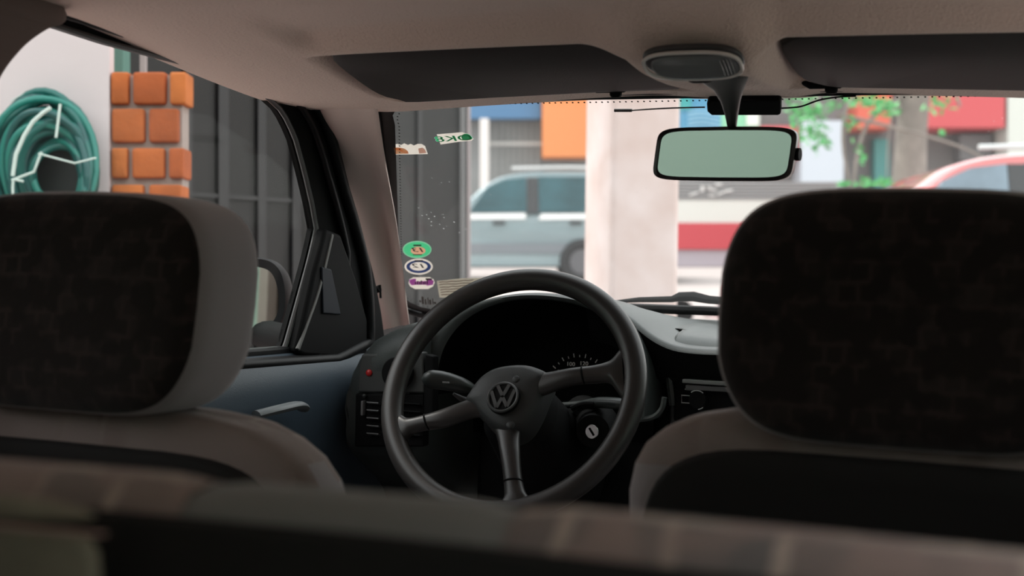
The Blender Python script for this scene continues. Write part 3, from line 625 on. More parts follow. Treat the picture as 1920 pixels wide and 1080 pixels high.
def spoke(name, pts, grooves):
    # pts: (px a, py a, px b, py b, offset) from hub to rim
    rows = []
    rs = []
    for (ax, ay, bx, by, off) in pts:
        A = wp(ax, ay, off); B = wp(bx, by, off); c = (A + B) / 2; h = (A - B) / 2; rs.append((c, h))
    cs = spline([r[0] for r in rs], None); hsn = spline([r[1] for r in rs], None)
    for c, h in zip(cs, hsn): rows.append([c + h * math.copysign(abs(math.cos(t)) ** .8, math.cos(t)) + WN * (.0105 * math.sin(t)) for t in [2 * math.pi * k / 24 for k in range(24)]])
    s = MB().loft(rows).build(name, WHEEL, sw, auto=60)
    for g in grooves:
        i = int(g * (len(cs) - 1)); c = cs[i]; h = hsn[i]; mb = MB()
        mb.tube([c + h * 1.0 * math.cos(t) + WN * (.0112 * math.sin(t)) for t in [math.pi * k / 16 for k in range(17)]], .0013, 6); mb.build('spoke_groove', BLACKP, s)
    return s
spoke('spoke', [(905, 745, 925, 790, -.010), (876, 752, 894, 782, -.006), (826, 770, 836, 800, 0), (790, 781, 796, 806, 0), (768, 785, 776, 812, 0), (756, 780, 765, 822, 0), (738, 765, 750, 836, -.002)], [.46])
spoke('spoke', [(990, 695, 985, 750, -.010), (1020, 700, 1016, 742, -.006), (1070, 692, 1072, 722, 0), (1112, 687, 1116, 718, 0), (1136, 681, 1142, 718, 0), (1150, 672, 1157, 735, 0), (1168, 648, 1176, 765, -.002)], [.43])
spoke('spoke', [(985, 780, 920, 790, -.012), (975, 815, 932, 822, -.008), (975, 850, 938, 852, -.002), (978, 890, 944, 893, 0), (984, 918, 946, 922, 0), (992, 932, 944, 936, 0), (1012, 955, 925, 958, -.002)], [.58])
for x, y in ((968, 712), (957, 797)):
    c = wp(x, y, .008); mb = MB(); mb.ell(c, (.006, .006, .003), .9, 1, Matrix.Rotation(R(61), 3, 'X'), 18, 10, axis='z'); mb.build('horn_button', HUBM, sw)
# emblem: a ring with a V above a W
ec = wp(943, 745, .0155); er = .0205
EU = WU * math.cos(R(8)) + WV * math.sin(R(8)); EV = -WU * math.sin(R(8)) + WV * math.cos(R(8))
def ep(x, y, off=0): return ec + EU * (x * er) + EV * (y * er) + WN * off
emb = MB(); emb.prism([ep(1.12 * math.cos(t), 1.12 * math.sin(t), -.004) for t in [2 * math.pi * k / 48 for k in range(48)]], WN * .0045)
eb = emb.build('emblem', DASHD, sw, smooth=False)
mb = MB(); mb.tube([ep(math.cos(t), math.sin(t), .001) for t in [2 * math.pi * k / 48 for k in range(48)]], .0019, 8, closed=True)
def bar(a, b, wd=.115):
    a = Vector((*a, 0)); b = Vector((*b, 0)); n = (b - a).normalized(); n = Vector((-n.y, n.x, 0)) * wd
    mb.prism([ep(*(q.xy), .0004) for q in (a + n, b + n, b - n, a - n)], WN * .0018)
for s_ in (-1, 1):
    bar((s_ * .40, .84), (s_ * .03, .10)); bar((s_ * .80, .46), (s_ * .36, -.72)); bar((s_ * .36, -.72), (s_ * .03, -.06))
mb.build('emblem_letters', EMB, eb, smooth=False)

# column, stalks, ignition lock
col = thing('steering_column', 'dark steering column shroud with ignition lock behind the steering wheel', 'steering column', WC - WN * .12)
mb = MB(); c0 = WC - WN * .04 - WV * .012; c1 = WC - WN * .26 - WV * .02
mb.loft([[c + WU * (rx * math.copysign(abs(math.cos(t)) ** .7, math.cos(t))) + WV * (ry * math.copysign(abs(math.sin(t)) ** .7, math.sin(t))) for t in [2 * math.pi * k / 32 for k in range(32)]] for c, rx, ry in ((c0, .04, .035), (c0.lerp(c1, .05), .052, .045), (c0.lerp(c1, .5), .06, .055), (c1, .065, .06))])
mb.build('shroud', DASHD, col)
ig = cy(1111, 809, 1.80); mb = MB(); mb.tube([ig + Vector((0, .002, 0)), ig + Vector((-.01, .05, .005)), ig + Vector((-.05, .10, .01))], [.023, .030, .03], 24); mb.build('lock_collar', DASHD, col)
mb = MB(); mb.cyl(ig + Vector((0, -.004, 0)), ig + Vector((0, .006, 0)), .0098, 28); lk = mb.build('ignition_lock', CHROME, col, bevel=.001)
mb = MB(); mb.box(ig + Vector((0, -.0045, 0)), (.0022, .002, .012), Matrix.Rotation(R(-35), 3, 'Y')); mb.build('key_slot', DASHD, lk)
mb = MB(); mb.tube(spline([ig + Vector((-.035, .01, .028)), ig + Vector((-.02, .012, .035)), ig + Vector((-.004, .014, .036))], 10), .004, 8); mb.build('collar_ridge', DASHD, col)
STALK = mat('stalk_plastic', (.040, .046, .044), .4)
st = thing('indicator_stalk', 'dark paddle shaped indicator stalk left of the hub', 'stalk', cy(845, 730, 1.79))
path = [cy(793, 713, 1.78), cy(800, 711, 1.78), cy(825, 713, 1.785), cy(850, 718, 1.79), cy(875, 725, 1.80), cy(905, 738, 1.82), cy(935, 748, 1.85)]
MB().tube(spline(path, 28), [.004, .009, .0125, .0135, .0135, .0135, .0135, .013, .013, .0125, .012, .0115, .011, .010, .009, .008, .007, .0065, .006, .006, .006, .006, .006, .006, .006, .006, .006, .006], 16, flat=1.0).build('lever', STALK, st)
mb = MB(); mb.box(cy(836, 717, 1.768), (.010, .002, .002)); mb.build('mark', mat('stalk_mark', (.25, .25, .25), .5), st)
s2 = thing('wiper_stalk', 'dark wiper stalk right of the steering column', 'stalk', cy(1140, 756, 1.82))
MB().tube(spline([cy(1030, 762, 1.86), cy(1085, 758, 1.84), cy(1125, 755, 1.82), cy(1165, 757, 1.80), cy(1195, 760, 1.79)], 20), [.006] * 8 + [.007, .008, .009, .010, .010, .010, .010, .010, .009, .008, .006, .003], 14, flat=.8).build('lever', STALK, s2)
s3 = thing('high_beam_lever', 'small pale lever tip below the indicator stalk', 'lever', cy(862, 748, 1.80))
MB().tube([cy(850, 738, 1.80), cy(866, 748, 1.81), cy(890, 756, 1.84)], [.002, .0045, .005], 10).build('lever', mat('lever_tip', (.13, .13, .13), .35), s3)

# ------------------------------------------------------------------ seats
def seat(lab, X, Y, hz0, hz1, hx, top, whx, group):
    t = thing('front_seat', lab, 'car seat', (X, Y + .25, .36), group=group)
    hzc = (hz0 + hz1) / 2; hh_ = (hz1 - hz0) / 2
    # headrest: cloth block, face to the rear patterned, sides plain
    def shp(p):
        k = p.z / hh_; p = p.copy()
        p.x *= 1.0 - .10 * smooth(-.2, -1, k) + .0 * k
        p.x *= 1.0 - .05 * smooth(.2, 1.0, k)
        p.y += .012 * k - .004 * (p.x / hx) ** 2
        p.z += -.006 * (p.x / hx) ** 2 * (1 if k > 0 else 0)
        return p
    mb = MB(); mb.ell((X, Y + .066, hzc), (hx, .066, hh_), .40, .42, nu=72, nv=36, shape=shp)
    nu_ = 72                                                # rear face patterned cloth, the sides plain cloth
    for i in range(36):
        q = abs(math.cos(-math.pi / 2 + math.pi * (i + .5) / 36)) ** .40
        for j in range(nu_): mb.mi[i * nu_ + j] = 0 if (i < 18 and q < .955) else 1
    mb.mi[36 * nu_] = 0
    mb.build('headrest', [SEATB, SEATS], t, auto=60)
    for s in (-1, 1):
        p = MB(); p.cyl((X + s * .07, Y + .06, top - .05), (X + s * .07, Y + .055, hz0 + .04), .006, 12); p.build('headrest_post', CHROME, t)
    rows = []
    for z, k, d in ((.40, 1.0, .065), (.55, 1.0, .07), (.72, 1.0, .068), (top - .085, .99, .062), (top - .055, .965, .058), (top - .032, .92, .053), (top - .016, .85, .046), (top - .006, .77, .038), (top - .001, .66, .026), (top, .5, .012)):
        yc = Y + .075 + (top - z) * .22
        rows.append([Vector((X + whx * k * math.copysign(abs(math.cos(a)) ** .45, math.cos(a)), yc + d * math.copysign(abs(math.sin(a)) ** .55, math.sin(a)), z - .012 * k * abs(math.cos(a)) ** 3 * smooth(top - .1, top, z))) for a in [2 * math.pi * k_ / 64 for k_ in range(64)]])
    b = MB().loft(rows)
    for i, f in enumerate(b.f):
        c = sum((b.v[j] for j in f), Vector()) / len(f); b.mi[i] = 1 if c.z > top - .05 else 0
    b.build('backrest', [SEATS, SEATT], t, auto=60)
    # dark panel closing the rear of the backrest
    def bpz(x, z, off): return Vector((X + x, Y + .075 + (top - z) * .22 - .066 + off, z))
    ol = []
    for a in [2 * math.pi * k / 56 for k in range(56)]:
        u = math.copysign(abs(math.cos(a)) ** .35, math.cos(a)); v = math.copysign(abs(math.sin(a)) ** .35, math.sin(a)); ol.append((u * (whx - .022), .66 + (v * (top - .034 - .66) if v > 0 else v * .24)))
    mb = MB(); mb.loft([[bpz(x, z, .045) for x, z in ol], [bpz(x, z, .004) for x, z in ol], [bpz(x * .985, .66 + (z - .66) * .98, -.001) for x, z in ol], [bpz(x * .9, .66 + (z - .66) * .9, -.003) for x, z in ol]]); mb.build('back_panel', SEATP, t, auto=60)
    mb = MB(); mb.ell((X, Y + .50, .47), (whx * .98, .26, .09), .5, .45, nu=48, nv=20, axis='z'); mb.build('seat_cushion', SEATS, t)
    return t
GS = 'front seats seen from behind'
seat('driver front seat with wide dark patterned headrest and pale side, left of the steering wheel', -.427, 1.005, .896, 1.101, .155, .902, .255, None)
seat('passenger front seat with near black headrest at the right, in front of the rear seat', .306, 1.15, .902, 1.120, .160, .928, .25, None)

# rear seat: its backrest top crosses the bottom of the view
bench = thing('rear_bench', 'rear seat backrest with patterned cloth ends and plain grey middle across the foreground', 'car seat', (0, .6, .36))
YC = .525
zl = cy(0, 868, YC).z; zm = cy(960, 945, YC).z; zr = cy(1920, 1040, YC).z
x1 = cy(432, 905, .54).x; x2 = cy(1010, 950, .54).x
def bsec(X, puff=0):
    z = lerp(zm, zl, min(1, max(0, (.2 - X) / .28))) if X < .2 else zm
    P = [(.64, z - .30), (.60, z - .09), (.575, z - .03), (.555, z - .010), (.540, z - .003 + puff), (.525, z + puff), (.512, z - .0015 + puff), (.504, z - .005), (.500, z - .011), (.499, z - .02), (.499, z - .10), (.49, z - .40)]
    return [Vector((X, a, b)) for a, b in P]
def bsect(xa, xb, puff=0):
    n = max(6, int((xb - xa) / .02)); rows = []
    for i in range(n + 1):
        X = lerp(xa, xb, i / n); e = min(X - xa, xb - X); k = smooth(0, .006, e)
        rows.append([p + Vector((0, 0, -.003 * (1 - k))) for p in spline(bsec(X, puff), 48)])
    ins = [.002, .0045]
    return MB().loft(rows, closed=False)
bsect(-.60, x1, .0015).build('left_backrest', BENCHP, bench, auto=60)
bsect(x1, x2, 0).build('middle_backrest', BENCHG, bench, auto=60)
bsect(x2, .60, .0015).build('right_backrest', BENCHP, bench, auto=60)
MB().loft([[Vector((X, y, z + (lerp(zm, zl, min(1, max(0, (.2 - X) / .28))) - zm))) for X in [-.6 + .06 * k for k in range(21)]] for y, z in ((.497, zm - .0125), (.493, zm - .0115), (.488, zm - .014), (.470, zm - .12), (.46, zm - .5))], closed=False).build('back_panel', BENCHB, bench)
# light falling on the backrest rear put in as pale slabs, with a strap
LIT_PATCH = mat('light_patch_pale', (.36, .33, .26), .9, bump=.2, bscale=300, spec=.1, var=.3, vscale=20)
mb = MB(); mb.prism([cy(x, y, .452) for x, y in ((-120, 920), (0, 930), (80, 940), (140, 955), (172, 972), (120, 978), (0, 974), (-120, 972))], (0, .006, 0)); mb.build('upper_light_patch', LIT_PATCH, bench, bevel=.002)
mb = MB(); mb.prism([cy(x, y, .449) for x, y in ((-120, 986), (0, 988), (90, 996), (150, 1010), (168, 1040), (172, 1090), (172, 1300), (-120, 1300))], (0, .008, 0)); mb.build('lower_light_patch', LIT_PATCH, bench, bevel=.003)
mb = MB(); mb.prism([cy(x, y, .445) for x, y in ((-120, 980), (0, 984), (90, 993), (190, 1001), (192, 1005), (90, 999), (0, 990), (-120, 986))], (0, .003, 0)); mb.build('back_strap', mat('strap_pink', (.55, .38, .34), .8), bench)
mb = MB(); mb.ell((0, .86, .47), (.58, .22, .08), .5, .4, axis='z'); mb.build('seat_cushion', BENCHG, bench)

# ------------------------------------------------------------------ door mirror outside the left window
XM = -.80
mm_ = thing('door_mirror', 'black door mirror outside the left front window showing a red reflection', 'door mirror', cx(500, 640, XM))
mo_px = [(448, 486), (475, 483), (502, 486), (520, 497), (531, 515), (537, 545), (537, 580), (528, 605), (510, 620), (488, 627), (455, 628), (420, 620), (408, 560), (420, 500)]
mi_px = [(448, 502), (475, 500), (498, 504), (511, 514), (519, 532), (523, 555), (522, 582), (513, 602), (497, 613), (470, 616), (440, 612), (428, 560), (436, 512)]
cM = cx(475, 555, XM); nM = Vector((.321, -1, .03)).normalized()
mo_ = spline([pl(x, y, cM, nM) for x, y in mo_px], 64, True); mi_ = spline([pl(x, y, cM - nM * .003, nM) for x, y in mi_px], 64, True)
cc = sum(mo_, Vector()) / 64
sh = lambda k, off: [cc + (p - cc) * k - nM * off for p in mo_]
MB().loft([mi_, [p + nM * .003 for p in mi_], [p + nM * .003 for p in sh(.97, 0)], sh(1.0, .006), sh(1.0, .03), sh(.9, .07), sh(.6, .10)], caps=False).build('housing', mat('mirror_housing', (.008, .008, .009), .6, spec=.15), mm_, auto=60)
MB().prism(mi_, -nM * .003).build('glass', MIRRORG, mm_, smooth=False)
arm = [cc - nM * .03 + Vector((.02, 0, -.06)), cx(560, 640, -.665), cx(590, 640, -.645)]
MB().tube(arm, [.03, .028, .03], 16, flat=.8).build('arm', BLACKP, mm_)

# wiper on the outside of the windscreen
wpr = thing('wiper', 'black wiper arm and blade resting at the foot of the windscreen', 'wiper', ws(1250, 575, -.02))
mb = MB(); mb.tube([ws(1150, 566, -.010), ws(1200, 562, -.012), ws(1260, 561, -.014), ws(1275, 556, -.02), ws(1300, 556, -.02), ws(1330, 562, -.018), ws(1500, 575, -.012)], [.003, .006, .007, .010, .011, .009, .007], 10, flat=.8); mb.build('arm', BLACKP, wpr)
mb = MB(); mb.tube([ws(1155, 572, -.007), ws(1200, 578, -.007), ws(1330, 583, -.007), ws(1480, 590, -.007)], [.004, .008, .008, .005], 8); mb.build('blade', SEAL, wpr)

# ------------------------------------------------------------------ OUTSIDE
def wbox(name, mt, x0, x1, y0, y1, z0, z1, parent=None, bevel=0, base=None, smooth=False):
    mb = MB(); mb.box(((x0 + x1) / 2, (y0 + y1) / 2, (z0 + z1) / 2), (x1 - x0, y1 - y0, z1 - z0))
    return mb.build(name, mt, parent, base, car=False, smooth=smooth, bevel=bevel)
GROUND = mat('pale_concrete_ground', (.50, .43, .41), .85, bump=.2, bscale=8, var=.12, vscale=1.5)
mb = MB(); mb.loft([[Vector((x, y, gz(y))) for x in (-30, -10, 0, 10, 30)] for y in (-8, 2.6, 6, 12, 20, 40)], closed=False)
tag(mb.build('ground', GROUND, car=False, base=(0, 0, 0)), 'pale concrete ground rising from the garage to the street', 'ground', kind='structure')
WALLW = mat('white_painted_wall', (.70, .62, .62), .8, bump=.15, bscale=30, var=.05, vscale=2)
ZW = 3.4; xw = W(205, 300, ZW).x
mb = MB(); mb.box(((xw - 4) / 2, ZW + .02, 1.3), (-(-4 - xw), .04, 2.6)); tag(mb.build('garage_wall', WALLW, car=False), 'plain white painted garage wall on the left that carries the hose', 'wall', kind='structure')
GAR = mat('garage_wall_green', (.24, .31, .265), .85, bump=.1, bscale=20)
mb = MB(); mb.box((0, -4.6, 1.4), (9, .2, 2.8)); tag(mb.build('garage_back_wall', GAR, car=False), 'grey green back wall of the garage behind the car', 'wall', kind='structure')
mb = MB(); mb.box((-4.2, -.7, 1.4), (.2, 7.9, 2.8)); tag(mb.build('garage_left_wall', GAR, car=False), 'grey green garage wall far to the left of the car', 'wall', kind='structure')
mb = MB(); mb.box((2.9, -1.0, 1.4), (.2, 7, 2.8)); tag(mb.build('garage_side_wall', GAR, car=False), 'grey green right wall of the garage beside the car', 'wall', kind='structure')

# coiled green hose with pale ties on the white wall
hose = thing('hose_coil', 'coil of dark green garden hose tied with white string on the white wall', 'hose', W(85, 420, ZW - .12), car=False)
HG = [mat('hose_green_%d' % k, c, .35, spec=.5) for k, c in enumerate(((.010, .13, .11), (.016, .20, .16), (.007, .085, .08)))]
for k in range(26):
    rx = rnd.uniform(46, 100); cxp = lerp(112, 74, (rx - 46) / 54) + rnd.uniform(-5, 5); ry = lerp(62, 142, (rx - 46) / 54) + rnd.uniform(-6, 10); cyp = lerp(330, 322, (rx - 46) / 54) + rnd.uniform(-4, 8)
    zz = ZW - .03 - .012 * (k % 7) - rnd.uniform(0, .01); ph = rnd.uniform(-.1, .1)
    pts = []
    for j in range(40):
        a = 2 * math.pi * j / 40; q = 1 + .04 * math.sin(3 * a + k)
        pts.append(W(cxp + rx * q * math.cos(a + ph) - 10 * math.sin(a) * (k % 3) * .4, cyp - ry * q * math.sin(a), zz + .02 * math.sin(2 * a + k)))
    MB().tube(pts, rnd.uniform(.0085, .0105), 10, closed=True).build('hose_loop', HG[k % 3], hose, car=False)
mb = MB(); c_ = W(108, 330, ZW - .01); mb.ell(c_, (.075, .02, .10), .4, .8); mb.build('hose_hanger', mat('hanger_dark', (.006, .012, .011), .6), hose, car=False)
STR = mat('pale_string', (.62, .74, .68), .6)
def string(pts, r=.0028, nm='tie'): MB().tube([W(x, y, z) for x, y, z in pts], r * .8, 6).build(nm, STR, hose, car=False)
zf = ZW - .15
string([(24, 330, zf), (30, 290, zf), (45, 255, zf), (62, 228, zf), (80, 212, zf), (95, 202, zf)], .006)
string([(105, 258, zf), (113, 195, zf)], .004)
string([(72, 288, zf), (140, 306, zf), (180, 296, zf)], .003)
string([(22, 338, zf), (64, 322, zf), (72, 300, zf), (78, 285, zf)], .004)
string([(25, 336, zf), (24, 352, zf), (25, 380, zf)], .004)
string([(24, 336, zf), (44, 340, zf)], .004)
string([(150, 220, ZW - .05), (176, 260, ZW - .05), (182, 300, ZW - .05), (168, 352, ZW - .05)], .0016)
string([(20, 190, ZW - .05), (45, 175, ZW - .05), (75, 190, ZW - .05)], .0016)

# brick pier beside the wall
bp = thing('brick_pier', 'low pier of orange hollow bricks with grey mortar beside the white wall', 'brick pier', (W(276, 0, ZW).x, ZW + .1, 0), car=False)
zt = W(0, 133, ZW).z; xb = W(338, 0, ZW).x
mb = MB(); mb.box(((xw + xb) / 2, ZW + .055, zt / 2 - .004), (xb - xw, .07, zt - .008)); mb.build('mortar', mat('grey_mortar', (.36, .30, .27), .95, bump=.6, bscale=90), bp, car=False, smooth=False)
BR = [mat('orange_brick_%d' % k, c, .85, bump=.4, bscale=70, var=.25, vscale=14) for k, c in enumerate(((.52, .135, .032), (.44, .105, .028), (.58, .17, .04)))]
rows_px = [(133, 194, [(205, 238), (246, 308), (316, 346)]), (202, 266, [(206, 268), (276, 332)]), (276, 333, [(206, 236), (244, 306), (314, 342)]), (345, 402, [(206, 266), (276, 338)]), (413, 470, [(206, 236), (244, 306), (314, 344)]), (480, 540, [(206, 266), (276, 338)]), (550, 610, [(206, 236), (244, 306), (314, 342)])]
bm = MB(); k = 0
for y0, y1, cols in rows_px:
    for a, b in cols:
        p0 = W(a, y1, ZW - .01); p1 = W(b, y0, ZW - .01); bm.ell(((p0.x + p1.x) / 2, ZW + .045, (p0.z + p1.z) / 2), ((p1.x - p0.x) / 2, .045, (p1.z - p0.z) / 2), .15, .16, nu=32, nv=10, mi=k % 3); k += 1
bm.build('bricks', BR, bp, car=False, smooth=True)
# green post and pale rod behind the pier
wbox('green_post', mat('post_green', (.10, .22, .18), .6), W(206, 0, 3.56).x, W(236, 0, 3.56).x, 3.53, 3.6, gz(3.56), 2.5)
tag(bpy.data.objects['green_post'], 'dull green post standing between the white wall and the gate above the bricks', 'post')
wbox('steel_rod', mat('rod_pale', (.42, .36, .35), .5), W(264, 0, 3.7).x, W(274, 0, 3.7).x, 3.69, 3.71, gz(3.7), 2.5)
tag(bpy.data.objects['steel_rod'], 'thin pale steel rod standing behind the brick pier', 'rod')

# dark ribbed sheet gate
gate = thing('sheet_gate', 'tall dark ribbed sheet steel gate standing open on the left', 'gate', W(600, 700, 4.2), car=False)
GM = mat('gate_sheet', (.0095, .0088, .0082), .55, bump=.15, bscale=8, var=.35, vscale=3, spec=.4)
def gpt(px): t = (px - 235) / (868 - 235); z = lerp(3.75, 4.7, t); return W(px, 540, z)
def gat(px, dz, z): p = gpt(px); q = gpt(px + 1); n = Vector((q.y - p.y, -(q.x - p.x), 0)).normalized(); return Vector((p.x, p.y, z)) + n * dz
cols = [235, 300]
prof_g = []
ribs = [(350, 14), (415, 20), (487, 16), (552, 16), (620, 14), (688, 14), (784, 9)]
pxs = [235]
for c_, w_ in ribs: pxs += [c_ - w_ / 2 - 3, c_ - w_ / 2, c_ + w_ / 2, c_ + w_ / 2 + 3]
pxs.append(868)
def dep(i): return 0 if i == 0 or i == len(pxs) - 1 or (i - 1) % 4 in (0, 3) else -.035
z0g, z1g = .2, 2.9
mb = MB(); mb.loft([[gat(px, dep(i), z) for i, px in enumerate(pxs)] for z in (z0g, z1g)], closed=False)
mb.build('sheet', GM, gate, car=False, smooth=False, solid=.004)
GRIB = mat('gate_rib_black', (.014, .014, .015), .5)
for c_, w_ in ribs:
    mb = MB(); mb.loft([[gat(c_ - w_ / 2 + .5, -.02, z), gat(c_ - w_ / 2 + .5, .012, z), gat(c_ + w_ / 2 - .5, .012, z), gat(c_ + w_ / 2 - .5, -.02, z)] for z in (z0g, z1g)]); mb.build('rib', GRIB, gate, car=False, smooth=False)
mb = MB(); zz = W(0, 366, 4.0).z
mb.loft([[gat(px, .003, zz - .008), gat(px, .006, zz - .008), gat(px, .006, zz + .004), gat(px, .003, zz + .004)] for px in (355, 560, 640)]); mb.build('seam', GRIB, gate, car=False, smooth=False)
mb = MB(); mb.loft([[gat(864.5, -.02, z), gat(864.5, .02, z), gat(869, .02, z), gat(869, -.02, z)] for z in (z0g, z1g)]); mb.build('edge_frame', mat('gate_edge', (.020, .021, .022), .5), gate, car=False, smooth=False)
mb = MB(); mb.loft([[gat(861.6, .0, z), gat(861.6, .022, z), gat(863, .022, z), gat(863, .0, z)] for z in (z0g, z1g)]); mb.build('edge_line', mat('gate_edge_line', (.35, .35, .35), .5), gate, car=False, smooth=False)
po = wbox('gate_post', mat('post_pale', (.42, .37, .37), .7), W(868, 0, 5.0).x, W(882, 0, 5.0).x, 4.97, 5.03, gz(5), 3.0); tag(po, 'narrow pale post at the free edge of the dark gate', 'post')

# white column
ZC = 4.8
colm = mat('column_plaster', (.76, .65, .63), .8, bump=.5, bscale=12, var=.16, vscale=5, col2=(.64, .50, .46))
A = W(1142, 540, ZC); B = W(1272, 540, ZC + .02); D = W(1092, 540, ZC + .30); E_ = B + (D - A)
mb = MB(); f4 = [A, B, E_, D]; mb.loft([[Vector((p.x, p.y, z)) + (Vector((.03, 0, 0)) * ((z - 1) / 2) if z > 1 else Vector()) for p in f4] for z in (gz(ZC) - .1, .9, 1.5, 2.2, 3.2)])
tag(mb.build('column', colm, car=False, bevel=.02, smooth=False), 'square white plastered column seen through the middle of the windscreen', 'column')

# a parked car in side view, built once with its parts
def side_car(name, lab, px0, zc, flip, L, paint, sc_=1.0, glassc=(.05, .12, .14), wheels=(.19, .80)):
    x0 = W(px0, 0, zc).x; y0 = zc; zb = gz(zc)
    t = thing(name, lab, 'car', (x0, y0, zb), car=False)
    s = -1 if flip else 1
    def P(u, d, v): return Vector((x0 + s * u * L, y0 + d, zb + v * sc_))
    body = [(.0, .45), (.005, .62), (.03, .78), (.22, .88), (.30, .93), (.62, .96), (.97, .98), (.995, .80), (1.0, .42), (.97, .28), (.90, .25), (.03, .25)]
    cab = [(.20, .90), (.27, 1.12), (.335, 1.36), (.40, 1.50), (.52, 1.56), (.75, 1.55), (.90, 1.50), (.955, 1.30), (.985, .97)]
    def shell(pts, dw, tumble, nm, mt):
        ol = spline([Vector((u, v, 0)) for u, v in pts], 72, True); rows = []
        cu = sum(p.x for p in ol) / 72; cv = sum(p.y for p in ol) / 72
        for k, sgn in ((.96, -1.0), (1.0, -.93), (1.0, -.5), (1.0, .5), (1.0, .93), (.96, 1.0)):
            rows.append([P(lerp(cu, p.x, k), .85 * dw * sgn * (1 - tumble * max(0, p.y - .95)) + .85, lerp(cv, p.y, k)) for p in ol])
        return MB().loft(rows).build(nm, mt, t, car=False, auto=50)
    shell(body, 1.0, 0, 'body', paint); shell(cab, .96, .22, 'cabin', paint)
    GL = mat(name + '_window', glassc, .3, spec=.35, var=.5, vscale=2)
    for win in ([(.285, .985), (.345, 1.34), (.40, 1.44), (.466, 1.47), (.468, .985)], [(.508, .985), (.505, 1.48), (.77, 1.475), (.775, .985)], [(.80, .985), (.795, 1.47), (.88, 1.44), (.93, 1.30), (.945, .985)]):
        MB().prism([P(u, -.04 + .16 * max(0, v - .95) * 1.1, v) for u, v in win], (0, .06, 0)).build('window', GL, t, car=False, smooth=False)
    GLINT = mat(name + '_belt_glint', (.78, .80, .80), .25, spec=.6)  # sky reflection along the car's shoulder, put in as pale strips
    for a_, b_ in ((.225, .465), (.505, .80)): MB().prism([P(u, -.03, v) for u, v in ((a_, .885), (b_, .895), (b_, .975), (a_ + .01, .965))], (0, .04, 0)).build('belt_glint', GLINT, t, car=False, smooth=False)
    DK = mat(name + '_trim', (.03, .032, .035), .5)
    MB().prism([P(u, -.035, v) for u, v in ((.22, .42), (.82, .42), (.82, .56), (.22, .56))], (0, .05, 0)).build('side_strip', mat(name + '_strip', (.16, .18, .20), .5), t, car=False, smooth=False)
    for u in (.38, .625):
        MB().box(P(u, -.03, .84), (.17, .05, .04)).build('door_handle', DK, t, car=False, bevel=.008)
    for u in (.487,): MB().prism([P(u - .019, -.03, .98), P(u + .019, -.03, .98), P(u + .018, .06, 1.47), P(u - .018, .06, 1.47)], (0, .03, 0)).build('door_pillar', DK, t, car=False, smooth=False)
    TY = mat(name + '_tyre', (.02, .02, .022), .8)
    for u in wheels:
        for d in (-.02, 1.55):
            c = P(u, d, .31); mb = MB(); mb.tube([c + Vector((.24 * math.cos(a), 0, .24 * math.sin(a))) for a in [2 * math.pi * k / 28 for k in range(28)]], .075, 10, closed=True); wh = mb.build('wheel', TY, t, car=False)
            mb = MB(); mb.cyl(c + Vector((0, -.03, 0)), c + Vector((0, .05, 0)), .20, 24); mb.build('hubcap', mat(name + '_hubcap', (.10, .10, .11), .4), wh, car=False)
    MB().box(P(.94, -.03, .80), (.06, .04, .14)).build('tail_lamp', mat(name + '_lamp', (.4, .02, .02), .3), t, car=False)
    MB().box(P(.02, -.0, .70), (.12, .06, .12)).build('head_lamp', mat(name + '_headlamp', (.7, .7, .7), .2), t, car=False)
    for v in (.12,): MB().tube([P(.42, .12, 1.60), P(.60, .12, 1.615), P(.84, .12, 1.59)], .02, 8).build('roof_rail', mat(name + '_rail', (.6, .62, .62), .3), t, car=False)
    return t
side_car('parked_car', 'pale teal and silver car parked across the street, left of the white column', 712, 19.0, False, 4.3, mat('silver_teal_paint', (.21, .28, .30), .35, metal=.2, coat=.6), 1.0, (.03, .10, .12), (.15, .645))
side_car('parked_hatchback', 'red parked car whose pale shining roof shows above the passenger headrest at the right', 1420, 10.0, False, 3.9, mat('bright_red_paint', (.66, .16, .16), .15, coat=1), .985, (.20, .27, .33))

# white and red food cart to the right of the column
kz = 13.0
kc = thing('street_cart', 'low white cart with a red band and grey slatted top, right of the column', 'cart', (W(1400, 0, kz).x, kz + .4, gz(kz)), car=False)
def kb(nm, mt, y0, y1, dd=0, x0=1235, x1=1570, bev=.01): a = W(x0, y1, kz); b = W(x1, y0, kz); return wbox(nm, mt, a.x, b.x, kz - dd, kz + .6, a.z, b.z, kc, bev)
kb('upper_panel', mat('cart_white', (.58, .61, .57), .5), 374, 420); kb('red_band', mat('cart_red', (.46, .035, .05), .5), 418, 468, .02); kb('lower_panel', mat('cart_grey', (.36, .34, .38), .6), 466, 500, -.02)
for k in range(6): kb('slat', mat('cart_slat', (.24, .25, .25), .45), 341 + 5.8 * k, 345.6 + 5.8 * k, .01, bev=.004)
kb('roof_core', mat('cart_core', (.12, .12, .12), .7), 340, 375, -.05)
for x in (1280, 1540):
    c = W(x, 505, kz); mb = MB(); r_ = max(.08, c.z - gz(kz) + .02); mb.cyl(Vector((c.x, kz + .1, gz(kz) + .12)), Vector((c.x, kz + .2, gz(kz) + .12)), .12, 24); mb.build('wheel', BLACKP, kc, car=False)
mb = MB()
for k in range(9):
    x = rnd.uniform(1300, 1390); y = rnd.uniform(345, 368); a = rnd.uniform(-.5, .5); p = W(x, y, kz - .03); mb.box(p, (rnd.uniform(.05, .12), .004, .014), Matrix.Rotation(a, 3, 'Y'))
mb.build('paint_scrape', mat('scrape_white', (.7, .72, .7), .6), kc, car=False)

